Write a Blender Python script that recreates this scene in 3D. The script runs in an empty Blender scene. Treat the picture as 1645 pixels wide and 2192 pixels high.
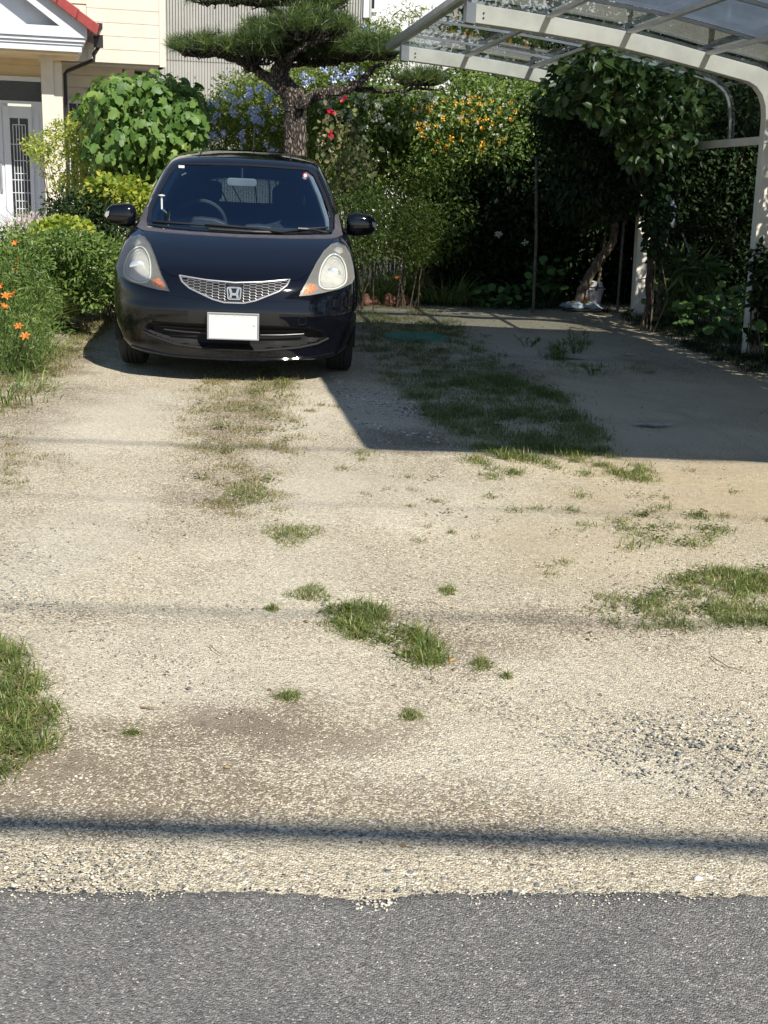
import bpy, bmesh, math, random
import numpy as np
from mathutils import Vector, Matrix, geometry
from mathutils.bvhtree import BVHTree
random.seed(7); rng = np.random.default_rng(11)
R = math.radians
scene = bpy.context.scene
col = scene.collection

# ------------------------------------------------------------------ camera
F, W, HT = 2700.0, 1645.0, 2192.0
CX, CY, CAMH = W/2, HT/2, 1.53
PITCH, ROLL = math.atan(763/2700.0), 0.036
cp_, sp_ = math.cos(PITCH), math.sin(PITCH); c_, s_ = math.cos(ROLL), math.sin(ROLL)
FW = np.array([0, cp_, -sp_]); UP0 = np.array([0, sp_, cp_]); RT0 = np.array([1.0, 0, 0])
RT = c_*RT0 + s_*UP0; UP = -s_*RT0 + c_*UP0
cam = bpy.data.cameras.new('camera'); cam_o = bpy.data.objects.new('camera', cam); col.objects.link(cam_o)
cam.sensor_fit = 'HORIZONTAL'; cam.sensor_width = 36; cam.lens = 36*F/W; cam.clip_end = 2000; cam.clip_start = 0.05
cam_o.matrix_world = Matrix(((RT[0], UP[0], -FW[0], 0), (RT[1], UP[1], -FW[1], 0), (RT[2], UP[2], -FW[2], CAMH), (0, 0, 0, 1)))
scene.camera = cam_o
def ray(x, y): return FW + RT*((x-CX)/F) - UP*((y-CY)/F)
def G(x, y, z=0.0):                       # where a sight line meets a level plane
    d = ray(x, y); return np.array([0, 0, CAMH]) + d*((z-CAMH)/d[2])
def P(x, y, Y):                           # the point of a sight line at distance Y
    d = ray(x, y); return np.array([0, 0, CAMH]) + d*(Y/d[1])

# ------------------------------------------------------------------ sun, sky, exposure
SUN = Vector((0.56, -0.90, 1.0)).normalized()
world = bpy.data.worlds.new('World'); scene.world = world; world.use_nodes = True
wn = world.node_tree; bg = wn.nodes['Background']
sky = wn.nodes.new('ShaderNodeTexSky'); sky.sky_type = 'NISHITA'; sky.sun_disc = False
sky.sun_elevation = math.asin(SUN.z); sky.sun_rotation = math.atan2(SUN.x, SUN.y)
sky.air_density = 1.0; sky.dust_density = 0.3; sky.ozone_density = 2.0
wn.links.new(sky.outputs[0], bg.inputs[0]); bg.inputs[1].default_value = 0.082
sl = bpy.data.lights.new('sun', 'SUN'); sl.energy = 5.0; sl.angle = R(0.53); sl.color = (1.0, 0.95, 0.86)
so = bpy.data.objects.new('sun', sl); col.objects.link(so); so.rotation_euler = SUN.to_track_quat('Z', 'Y').to_euler(); so.location = (5, -9, 10)
scene.view_settings.view_transform = 'Standard'; scene.view_settings.look = 'None'
scene.view_settings.exposure = 0.52; scene.view_settings.gamma = 1
scene.cycles.max_bounces = 8; scene.cycles.transparent_max_bounces = 16; scene.cycles.diffuse_bounces = 3

# ------------------------------------------------------------------ helpers
def tag(o, label=None, cat=None, group=None, kind=None):
    if label: o['label'] = label
    if cat: o['category'] = cat
    if group: o['group'] = group
    if kind: o['kind'] = kind
    return o
def empty(name, loc=(0, 0, 0), rz=0, label=None, cat=None, group=None):
    o = bpy.data.objects.new(name, None); col.objects.link(o); o.location = tuple(loc); o.rotation_euler = (0, 0, rz)
    return tag(o, label, cat, group)
def link_mesh(name, me, mat, parent=None, smooth=False):
    if mat: me.materials.append(mat)
    if smooth: me.polygons.foreach_set('use_smooth', np.ones(len(me.polygons), bool))
    o = bpy.data.objects.new(name, me); col.objects.link(o)
    if parent: o.parent = parent
    return o
class MB:
    def __init__(s): s.v = []; s.f = []
    def add(s, v, f):
        n = len(s.v); s.v += [tuple(map(float, q)) for q in v]; s.f += [tuple(n+i for i in q) for q in f]
    def box(s, a, b, M=None):
        x0, y0, z0 = a; x1, y1, z1 = b
        v = [(x0,y0,z0),(x1,y0,z0),(x1,y1,z0),(x0,y1,z0),(x0,y0,z1),(x1,y0,z1),(x1,y1,z1),(x0,y1,z1)]
        if M is not None: v = [M @ Vector(q) for q in v]
        s.add(v, [(3,2,1,0),(4,5,6,7),(0,1,5,4),(1,2,6,5),(2,3,7,6),(3,0,4,7)]); return s
    def prism(s, poly, fn, d0, d1):       # poly in 2-D, fn(u, v, d) -> 3-D point
        n = len(poly)
        v = [fn(u, w, d0) for u, w in poly] + [fn(u, w, d1) for u, w in poly]
        s.add(v, [tuple(range(n))[::-1], tuple(range(n, 2*n))] + [(i, (i+1) % n, n+(i+1) % n, n+i) for i in range(n)]); return s
    def tube(s, pts, r, seg=8, jitter=0):
        pts = [Vector(tuple(map(float, p))) for p in pts]; n = len(pts)
        rr = r if hasattr(r, '__len__') else [r]*n
        rings = []; prev = None
        for i, p in enumerate(pts):
            t = (pts[min(i+1, n-1)] - pts[max(i-1, 0)])
            if t.length < 1e-9: t = Vector((0, 0, 1))
            t.normalize()
            if prev is None:
                a = t.cross(Vector((0, 0, 1)) if abs(t.z) < .9 else Vector((1, 0, 0))).normalized()
            else:
                a = (prev - t*prev.dot(t)).normalized()
            prev = a; b = t.cross(a)
            rings.append([p + (a*math.cos(2*math.pi*k/seg) + b*math.sin(2*math.pi*k/seg))*rr[i]*(1+random.uniform(-jitter, jitter)) for k in range(seg)])
        v = [q for g in rings for q in g]; f = []
        for i in range(n-1):
            for k in range(seg):
                f.append((i*seg+k, i*seg+(k+1) % seg, (i+1)*seg+(k+1) % seg, (i+1)*seg+k))
        f.append(tuple(range(seg))[::-1]); f.append(tuple((n-1)*seg+k for k in range(seg)))
        s.add(v, f); return s
    def lathe(s, prof, c=(0, 0, 0), seg=24, axis='Z', mod=None):
        v = []; f = []; n = len(prof)
        for k in range(seg):
            a = 2*math.pi*k/seg
            for (r, h) in prof:
                q = r*(1+(mod(a) if mod else 0))
                if axis == 'Z': p = (c[0]+q*math.cos(a), c[1]+q*math.sin(a), c[2]+h)
                elif axis == 'X': p = (c[0]+h, c[1]+q*math.cos(a), c[2]+q*math.sin(a))
                else: p = (c[0]+q*math.cos(a), c[1]+h, c[2]+q*math.sin(a))
                v.append(p)
        for k in range(seg):
            for i in range(n-1):
                a, b = k*n+i, ((k+1) % seg)*n+i
                f.append((a, b, b+1, a+1))
        s.add(v, f); return s
    def build(s, name, mat, parent=None, smooth=False, bevel=0):
        me = bpy.data.meshes.new(name); me.from_pydata(s.v, [], s.f); me.validate(); me.update()
        o = link_mesh(name, me, mat, parent, smooth)
        if smooth:
            try: me.set_sharp_from_angle(angle=R(38))
            except Exception: pass
        if bevel:
            m = o.modifiers.new('bevel', 'BEVEL'); m.width = bevel; m.segments = 2; m.limit_method = 'ANGLE'
        return o
def fast_mesh(name, V, faces_flat, sizes, rnd=None):
    me = bpy.data.meshes.new(name); me.vertices.add(len(V)); me.vertices.foreach_set('co', np.ascontiguousarray(V, dtype=np.float32).ravel())
    me.loops.add(len(faces_flat)); me.loops.foreach_set('vertex_index', faces_flat.astype(np.int32))
    me.polygons.add(len(sizes)); st = np.concatenate([[0], np.cumsum(sizes)[:-1]]).astype(np.int32)
    me.polygons.foreach_set('loop_start', st); me.polygons.foreach_set('loop_total', sizes.astype(np.int32))
    me.update(calc_edges=True)
    if rnd is not None:
        at = me.attributes.new('rnd', 'FLOAT', 'POINT'); at.data.foreach_set('value', rnd.astype(np.float32))
    return me
def norm(a): return a/np.maximum(np.linalg.norm(a, axis=-1, keepdims=True), 1e-9)
def cloud(name, pos, d, nrm, size, tmpl, mat, parent=None, rnd=None, smooth=False):
    """many leaves in one mesh; tmpl = (verts with y along the leaf and z its normal, faces)"""
    tv, tf = tmpl; tv = np.array(tv, float); N = len(pos)
    d = norm(d); x = norm(np.cross(d, nrm)); n = np.cross(x, d)
    size = np.broadcast_to(size, (N,))
    V = pos[:, None, :] + size[:, None, None]*(tv[None, :, 0, None]*x[:, None, :] + tv[None, :, 1, None]*d[:, None, :] + tv[None, :, 2, None]*n[:, None, :])
    k = len(tv); flat = np.concatenate([np.array(f) for f in tf]); sz = np.array([len(f) for f in tf])
    FF = (flat[None, :] + (np.arange(N)*k)[:, None]).ravel(); SZ = np.tile(sz, N)
    rnd = rng.random(N) if rnd is None else rnd
    me = fast_mesh(name, V.reshape(-1, 3), FF, SZ, np.repeat(rnd, k))
    return link_mesh(name, me, mat, parent, smooth)
LEAF = ([(0,0,0),(-.20,.28,.06),(-.20,.62,.05),(0,1,-.08),(.20,.62,.05),(.20,.28,.06)], [(0,3,2,1),(0,5,4,3)])
WIDE = ([(0,0,0),(-.32,.25,.09),(-.30,.62,.06),(0,1,-.12),(.30,.62,.06),(.32,.25,.09)], [(0,3,2,1),(0,5,4,3)])
SLIM = ([(0,0,0),(-.09,.35,.02),(0,1,-.06),(.09,.35,.02)], [(0,2,1),(0,3,2)])
ROUND = ([(0,0,0)]+[(.5*math.sin(a), .45-.5*math.cos(a), .05*math.cos(3*a)-.05) for a in [.5,1.2,1.9,2.6,3.14,3.68,4.38,5.08,5.78]], [(0,i,i+1) for i in range(1, 9)])
def palm_leaf():
    out = []
    for i in range(11):
        a = -2.5+5.0*i/10; r = [.55,.42,.78,.5,.9,.62,.9,.5,.78,.42,.55][i]
        if i == 5: r = 1.12
        out.append((r*math.sin(a)*.62, .25+r*math.cos(a)*.62, -.28*r*r))
    return ([(0,.12,.0)]+out, [(0,i+1,i) for i in range(1, 11)])
PALM = palm_leaf()
def in_poly(px, py, poly):
    ins = np.zeros(len(px), bool); n = len(poly); j = n-1
    for i in range(n):
        xi, yi = poly[i]; xj, yj = poly[j]
        c = ((yi > py) != (yj > py)) & (px < (xj-xi)*(py-yi)/((yj-yi) or 1e-9)+xi); ins ^= c; j = i
    return ins
def sample(poly, n):
    xs = [p[0] for p in poly]; ys = [p[1] for p in poly]; out = np.zeros((0, 2))
    while len(out) < n:
        q = np.stack([rng.uniform(min(xs), max(xs), n*2), rng.uniform(min(ys), max(ys), n*2)], 1)
        out = np.vstack([out, q[in_poly(q[:, 0], q[:, 1], poly)]])
    return out[:n]
def blades(name, base, h, w, lean, mat, parent=None, seg=3, az=None, rnd=None):
    """arching blades, base (N,3), h and lean arrays"""
    N = len(base); az = rng.uniform(0, 2*math.pi, N) if az is None else az
    h = np.broadcast_to(h, (N,)); lean = np.broadcast_to(lean, (N,)); w = np.broadcast_to(w, (N,))
    o = np.stack([np.cos(az), np.sin(az), np.zeros(N)], 1); sd = np.stack([-np.sin(az), np.cos(az), np.zeros(N)], 1)
    tw = rng.uniform(-.6, .6, N); sd = sd*np.cos(tw)[:, None] + o*np.sin(tw)[:, None]
    V = []
    for i in range(seg+1):
        t = i/seg; ww = w*(1-t**1.6)*.5 if i else w*.35
        c = base + o*(h*lean*t**1.8)[:, None]; c = c + np.array([0, 0, 1])*(h*(t-.55*lean*t**2.4))[:, None]
        if i < seg: V += [c-sd*ww[:, None], c+sd*ww[:, None]]
        else: V += [c]
    V = np.stack(V, 1); k = V.shape[1]; f = []; sz = []
    for i in range(seg-1): f += [2*i, 2*i+1, 2*i+3, 2*i+2]; sz.append(4)
    f += [2*(seg-1), 2*(seg-1)+1, 2*seg]; sz.append(3)
    FF = (np.array(f)[None, :]+(np.arange(N)*k)[:, None]).ravel()
    rnd = rng.random(N) if rnd is None else rnd
    me = fast_mesh(name, V.reshape(-1, 3), FF, np.tile(np.array(sz), N), np.repeat(rnd, k))
    return link_mesh(name, me, mat, parent)

# ------------------------------------------------------------------ materials
def newmat(name):
    m = bpy.data.materials.new(name); m.use_nodes = True; nt = m.node_tree
    return m, nt, nt.nodes['Principled BSDF']
def node(nt, t, **kw):
    n = nt.nodes.new(t)
    for k, v in kw.items(): setattr(n, k, v)
    return n
def ramp(nt, stops, fac=None, interp='LINEAR'):
    r = nt.nodes.new('ShaderNodeValToRGB'); r.color_ramp.interpolation = interp; e = r.color_ramp.elements
    while len(e) < len(stops): e.new(.5)
    for i, (p, c) in enumerate(stops):
        e[i].position = p; e[i].color = (*c, 1) if len(c) == 3 else c
    if fac is not None: nt.links.new(fac, r.inputs[0])
    return r
def plain(name, c, rough=.5, metal=0, noise=.12, scale=8, bump=0, spec=.5, bscale=60):
    m, nt, b = newmat(name); tc = node(nt, 'ShaderNodeTexCoord')
    n = node(nt, 'ShaderNodeTexNoise'); n.inputs['Scale'].default_value = scale; n.inputs['Detail'].default_value = 6
    nt.links.new(tc.outputs['Object'], n.inputs['Vector'])
    lo = tuple(max(0, q*(1-noise*1.6)) for q in c); hi = tuple(min(1, q*(1+noise)) for q in c)
    r = ramp(nt, [(.3, lo), (.65, hi)], n.outputs[0]); nt.links.new(r.outputs[0], b.inputs['Base Color'])
    b.inputs['Roughness'].default_value = rough; b.inputs['Metallic'].default_value = metal; b.inputs['Specular IOR Level'].default_value = spec
    if bump:
        n2 = node(nt, 'ShaderNodeTexNoise'); n2.inputs['Scale'].default_value = bscale; n2.inputs['Detail'].default_value = 5
        nt.links.new(tc.outputs['Object'], n2.inputs['Vector'])
        bp = node(nt, 'ShaderNodeBump'); bp.inputs['Strength'].default_value = .8; bp.inputs['Distance'].default_value = bump
        nt.links.new(n2.outputs[0], bp.inputs['Height']); nt.links.new(bp.outputs[0], b.inputs['Normal'])
    return m
def leafmat(name, stops, trans=.35, rough=.42, spec=.4):
    m, nt, b = newmat(name); a = node(nt, 'ShaderNodeAttribute', attribute_name='rnd')
    r = ramp(nt, stops, a.outputs['Fac']); nt.links.new(r.outputs[0], b.inputs['Base Color'])
    b.inputs['Roughness'].default_value = rough; b.inputs['Specular IOR Level'].default_value = spec
    t = node(nt, 'ShaderNodeBsdfTranslucent'); hs = node(nt, 'ShaderNodeHueSaturation'); hs.inputs['Saturation'].default_value = 1.1; hs.inputs['Value'].default_value = 1.5
    nt.links.new(r.outputs[0], hs.inputs['Color']); nt.links.new(hs.outputs[0], t.inputs[0])
    mx = node(nt, 'ShaderNodeMixShader'); mx.inputs[0].default_value = trans
    nt.links.new(b.outputs[0], mx.inputs[1]); nt.links.new(t.outputs[0], mx.inputs[2])
    nt.links.new(mx.outputs[0], nt.nodes['Material Output'].inputs[0])
    return m
def glass(name, tint, rough=.01, ior=1.5, dirt=None, through=False):
    m, nt, b = newmat(name); tr = node(nt, 'ShaderNodeBsdfTransparent'); tr.inputs[0].default_value = (*tint, 1)
    g = node(nt, 'ShaderNodeBsdfGlossy'); g.inputs['Roughness'].default_value = rough; g.inputs[0].default_value = (1, 1, 1, 1)
    fr = node(nt, 'ShaderNodeFresnel'); fr.inputs[0].default_value = ior
    mx = node(nt, 'ShaderNodeMixShader'); nt.links.new(fr.outputs[0], mx.inputs[0]); nt.links.new(tr.outputs[0], mx.inputs[1]); nt.links.new(g.outputs[0], mx.inputs[2])
    out = mx
    if dirt:
        df = node(nt, 'ShaderNodeBsdfTranslucent' if through else 'ShaderNodeBsdfDiffuse'); df.inputs[0].default_value = (*dirt[0], 1)
        m2 = node(nt, 'ShaderNodeMixShader'); nz = node(nt, 'ShaderNodeTexNoise'); nz.inputs['Scale'].default_value = dirt[2]; nz.inputs['Detail'].default_value = 5
        tc = node(nt, 'ShaderNodeTexCoord'); nt.links.new(tc.outputs['Object'], nz.inputs['Vector'])
        mr = node(nt, 'ShaderNodeMapRange'); mr.inputs[3].default_value = dirt[1]*.5; mr.inputs[4].default_value = dirt[1]*1.5
        nt.links.new(nz.outputs[0], mr.inputs[0]); nt.links.new(mr.outputs[0], m2.inputs[0])
        nt.links.new(mx.outputs[0], m2.inputs[1]); nt.links.new(df.outputs[0], m2.inputs[2]); out = m2
    nt.links.new(out.outputs[0], nt.nodes['Material Output'].inputs[0])
    return m
g3 = lambda v: (v, v, v)
M = {}
M['paint'] = plain('car_paint', (.003, .0035, .006), .05, 0, .05, 2); M['paint'].node_tree.nodes['Principled BSDF'].inputs['Coat Weight'].default_value = .15
M['rubber'] = plain('rubber', g3(.018), .75, 0, .2, 30, .001)
M['blackp'] = plain('black_plastic', g3(.010), .45, 0, .1)
M['matte'] = plain('matte_black', g3(.005), .8, 0, .1)
M['greyp'] = plain('faded_grey_plastic', (.075, .07, .08), .55, 0, .12, 20)
M['chrome'] = plain('chrome', g3(.75), .12, 1, .04)
M['satin'] = plain('satin_silver', (.36, .36, .38), .4, .5, .06)
M['dark_satin'] = plain('dark_satin', (.045, .045, .05), .35, .3, .06)
M['ring'] = plain('lamp_ring_white', (.70, .72, .70), .25, .2, .03)
M['badge'] = plain('badge_chrome', (.62, .70, .85), .26, .85, .04)
M['darktwig'] = plain('dark_twig', (.022, .017, .013), .9, 0, .3, 30)
M['alloy'] = plain('alloy', g3(.4), .35, .8, .06)
M['platew'] = plain('plate_white', (.56, .57, .56), .4, 0, .02)
M['trimlight'] = plain('light_grey_trim', (.30, .31, .31), .7)
M['seat'] = plain('seat_fabric', g3(.035), .9, 0, .2, 40)
M['dash'] = plain('dash_plastic', g3(.075), .55, 0, .1)
M['reflector'] = plain('lamp_reflector', (.86, .85, .82), .18, .75, .06, 14)
M['housing'] = plain('lamp_housing', (.17, .165, .155), .35, .35, .08, 10)
M['amber'] = plain('amber_lamp', (.60, .17, .05), .25, .1, .35, 60, .002)
M['lens'] = glass('clear_lens', (.93, .95, .93), .05, 1.5, ((.62, .60, .56), .07, 8))
M['windscreen'] = glass('windscreen_glass', (.66, .76, .84), .005, 2.25)
for n_ in M['windscreen'].node_tree.nodes:
    if n_.type == 'BSDF_GLOSSY': n_.inputs[0].default_value = (.60, .80, 1, 1)
M['tinted'] = glass('tinted_glass', (.16, .20, .19), .005, 1.5)
M['poly'] = glass('smoked_roof_sheet', (.36, .41, .44), .05, 1.4, ((.25, .26, .25), .05, 3))
M['polydull'] = glass('dull_fill_roof_sheet', (.010, .013, .017), .08, 1.45, ((.46, .58, .74), .13, 3), True)  # dull front sheets; blue scatter added to cool and lighten the shade below
M['winglass'] = plain('window_glass', (.012, .013, .015), .25, 0, .2)
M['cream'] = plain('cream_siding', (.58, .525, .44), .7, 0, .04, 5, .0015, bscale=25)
M['creamshade'] = plain('shaded_cream_siding', (.56, .45, .28), .7, 0, .05, 5, .001)  # cream siding with the porch shade put into its colour
M['white'] = plain('white_paint', (.54, .56, .60), .5, 0, .04, 6)
M['doorw'] = plain('door_white', (.52, .54, .58), .4, 0, .03, 6)
M['tile'] = plain('red_tile', (.27, .04, .035), .35, 0, .12, 10)
M['gutter'] = plain('dark_gutter', (.022, .018, .018), .35)
M['soffit'] = plain('soffit', (.30, .28, .24), .8)
M['corr'] = plain('corrugated_metal', (.31, .305, .285), .6, 0, .05, 3)
M['beam'] = plain('beam_cream_paint', (.80, .75, .64), .45, 0, .10, 5, .0005)
M['alu'] = plain('aluminium', (.45, .46, .48), .35, .6, .08, 6)
M['barkp'] = plain('pine_bark', (.085, .066, .05), .95, 0, .55, 30, .03, bscale=34)
M['bark'] = plain('grey_bark', (.15, .11, .075), .9, 0, .4, 20, .006)
M['darkbark'] = plain('dark_bark', (.07, .045, .03), .9, 0, .4, 20, .006)
M['terra'] = plain('terracotta', (.30, .13, .08), .85, 0, .3, 18, .006)
M['pot'] = plain('grey_pot', (.46, .44, .46), .6, 0, .15, 15)
M['potw'] = plain('white_pot', (.72, .74, .72), .5, 0, .15, 12)
M['bagw'] = plain('bag_plastic', (.36, .41, .45), .35, 0, .15, 12)
M['bagp'] = plain('bag_print', (.35, .27, .05), .4, 0, .6, 18)
M['rust'] = plain('weathered_pipe', (.13, .115, .095), .7, .2, .3, 30)
M['cover'] = plain('green_cover', (.08, .27, .18), .6, 0, .25, 12, .001)
M["film"] = plain("plastic_film", (.42, .41, .39), .3, 0, .2, 14)
M['jug'] = plain('pale_plastic', (.20, .25, .31), .5)
M['cable'] = plain('cable', g3(.02), .6)
M['straw'] = plain('dry_twig', (.22, .14, .08), .9, 0, .3, 40)
M['l_mallow'] = leafmat('mallow_leaves', [(0, (.06,.13,.025)), (.6, (.12,.21,.045)), (1, (.22,.30,.07))], .3, .5)
M['l_plumb'] = leafmat('plumbago_leaves', [(0, (.06,.10,.022)), (.6, (.14,.20,.04)), (1, (.29,.33,.08))], .36)
M['l_lant'] = leafmat('glossy_leaves', [(0, (.05,.10,.025)), (.6, (.15,.22,.05)), (1, (.30,.36,.10))], .4)
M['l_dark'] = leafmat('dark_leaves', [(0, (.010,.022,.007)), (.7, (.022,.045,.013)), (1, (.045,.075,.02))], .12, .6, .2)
M['l_cam'] = leafmat('camellia_leaves', [(0, (.03,.06,.018)), (.6, (.06,.105,.03)), (1, (.14,.19,.055))], .22, .35)
M['l_olive'] = leafmat('olive_leaves', [(0, (.06,.09,.015)), (.6, (.11,.15,.025)), (1, (.2,.22,.04))], .3)
M['l_yel'] = leafmat('yellow_green_leaves', [(0, (.12,.20,.03)), (.5, (.28,.34,.05)), (1, (.50,.48,.09))], .35)
M['l_herb'] = leafmat('herb_leaves', [(0, (.05,.095,.022)), (.6, (.11,.18,.04)), (1, (.23,.29,.07))], .3)
M['l_round'] = leafmat('round_leaves', [(0, (.05,.11,.03)), (.6, (.10,.19,.05)), (1, (.2,.29,.08))], .25)
M['l_rose'] = leafmat('faded_leaves', [(0, (.10,.13,.04)), (.6, (.18,.20,.08)), (1, (.28,.24,.12))], .3)
M['needle'] = leafmat('pine_needles', [(0, (.022,.042,.012)), (.6, (.065,.105,.026)), (1, (.20,.26,.07))], .2)
M['blade'] = leafmat('lily_blades', [(0, (.07,.12,.03)), (.6, (.15,.21,.06)), (1, (.32,.36,.13))], .3)
M['grass'] = leafmat('grass_blades', [(0, (.33,.27,.14)), (.22, (.26,.23,.09)), (.32, (.08,.12,.027)), (.75, (.14,.195,.048)), (1, (.30,.33,.10))], .3)
M['grassdry'] = leafmat('dry_grass', [(0, (.36,.29,.16)), (.45, (.28,.23,.11)), (.55, (.16,.18,.06)), (1, (.16,.22,.06))], .3)
M['f_blue'] = leafmat('blue_petals', [(0, (.44,.50,.84)), (1, (.66,.73,.96))], .3)
M['f_orange'] = leafmat('orange_petals', [(0, (.80,.36,.03)), (1, (.88,.58,.08))], .3)
M['f_lily'] = leafmat('lily_petals', [(0, (.70,.17,.03)), (1, (.80,.30,.06))], .3)
M['f_white'] = leafmat('white_petals', [(0, (.60,.63,.52)), (1, (.72,.72,.64))], .3)
M['f_red'] = leafmat('red_petals', [(0, (.42,.008,.03)), (1, (.60,.02,.07))], .3)
M['f_pink'] = leafmat('pale_pink_petals', [(0, (.55,.42,.42)), (1, (.70,.60,.55))], .3)

def gravel_mat():
    m, nt, b = newmat('gravel'); L = nt.links.new; tc = node(nt, 'ShaderNodeTexCoord'); ob = tc.outputs['Object']
    def vor(scale, feat='F1'):
        v = node(nt, 'ShaderNodeTexVoronoi', feature=feat); v.inputs['Scale'].default_value = scale; L(ob, v.inputs['Vector']); return v
    def noise(scale, det=5, dist=0):
        n = node(nt, 'ShaderNodeTexNoise'); n.inputs['Scale'].default_value = scale; n.inputs['Detail'].default_value = det; n.inputs['Distortion'].default_value = dist; L(ob, n.inputs['Vector']); return n
    def mix(f, a, c, bt='MIX'):
        x = node(nt, 'ShaderNodeMix', data_type='RGBA', blend_type=bt)
        if isinstance(f, (int, float)): x.inputs[0].default_value = f
        else: L(f, x.inputs[0])
        for i, q in ((6, a), (7, c)):
            if isinstance(q, tuple): x.inputs[i].default_value = (*q, 1)
            else: L(q, x.inputs[i])
        return x.outputs[2]
    def sep(c):
        s = node(nt, 'ShaderNodeSeparateColor'); L(c, s.inputs[0]); return s
    def math_(op, a, b_=None, c=None):
        x = node(nt, 'ShaderNodeMath', operation=op)
        for i, q in enumerate((a, b_, c)):
            if q is None: continue
            if isinstance(q, (int, float)): x.inputs[i].default_value = q
            else: L(q, x.inputs[i])
        return x.outputs[0]
    v1 = vor(165); v2 = vor(72); v0 = vor(260); s1 = sep(v1.outputs['Color']); s2 = sep(v2.outputs['Color']); s0 = sep(v0.outputs['Color'])
    zone = node(nt, 'ShaderNodeAttribute', attribute_name='zone'); zs = sep(zone.outputs['Color'])
    fine = ramp(nt, [(0, (.07,.065,.055)), (.16, (.23,.205,.165)), (.36, (.42,.37,.28)), (.66, (.64,.57,.435)), (.90, (.84,.785,.665)), (1, (.93,.91,.84))], s1.outputs[0])
    tiny = ramp(nt, [(0, (.08,.07,.055)), (.35, (.38,.33,.25)), (1, (.86,.79,.63))], s0.outputs[0])
    base = mix(.5, fine.outputs[0], tiny.outputs[0])
    grey = ramp(nt, [(0, (.10,.105,.11)), (.35, (.20,.205,.205)), (.62, (.34,.335,.31)), (.85, (.55,.53,.47)), (1, (.82,.80,.74))], s2.outputs[0])
    # scattered larger stones, many more in the grey zone
    thr = math_('SUBTRACT', .985, math_('MULTIPLY', zs.outputs[1], .5)); st = math_('GREATER_THAN', s2.outputs[1], thr)
    st = math_('MULTIPLY', st, math_('LESS_THAN', v2.outputs['Distance'], .42))
    base = mix(st, base, grey.outputs[0])
    # bare brown earth showing through
    n1 = noise(2.2, 8, .4); earth = ramp(nt, [(.50, (0, 0, 0)), (.72, (1, 1, 1))], n1.outputs[0])
    em = math_('MINIMUM', math_('ADD', math_('MULTIPLY', earth.outputs[0], .35), zs.outputs[0]), 1.0)
    n2 = noise(45, 6); gr = math_('GREATER_THAN', math_('ADD', math_('MULTIPLY', em, .95), math_('MULTIPLY', n2.outputs[0], .5)), math_('ADD', math_('MULTIPLY', s1.outputs[2], .85), .30))
    dirt = ramp(nt, [(.3, (.165,.13,.10)), (.7, (.27,.215,.16))], noise(30, 6).outputs[0])
    base = mix(math_('MULTIPLY', gr, .85), base, dirt.outputs[0])
    # warm fine sand
    sand = ramp(nt, [(.3, (.42,.345,.24)), (.7, (.56,.475,.34))], noise(26, 8).outputs[0])
    base = mix(math_('MULTIPLY', zs.outputs[2], .8), base, sand.outputs[0])
    big = ramp(nt, [(.25, (.80,.78,.73)), (.75, (1.06,1.03,.965))], noise(.9, 6, .5).outputs[0]); base = mix(1.0, base, big.outputs[0], 'MULTIPLY')
    base = mix(math_('MULTIPLY', zone.outputs['Alpha'], .38), base, (.66,.61,.50))
    L(base, b.inputs['Base Color']); b.inputs['Roughness'].default_value = .9; b.inputs['Specular IOR Level'].default_value = .25
    h = math_('ADD', math_('MULTIPLY', v1.outputs['Distance'], -.5), math_('MULTIPLY', v0.outputs['Distance'], -.25))
    h = math_('ADD', h, math_('MULTIPLY', st, .5)); h = math_('ADD', h, math_('MULTIPLY', n2.outputs[0], .5))
    bp = node(nt, 'ShaderNodeBump'); bp.inputs['Strength'].default_value = .9; bp.inputs["Distance"].default_value = .009
    L(h, bp.inputs['Height']); L(bp.outputs[0], b.inputs['Normal'])
    return m
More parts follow.
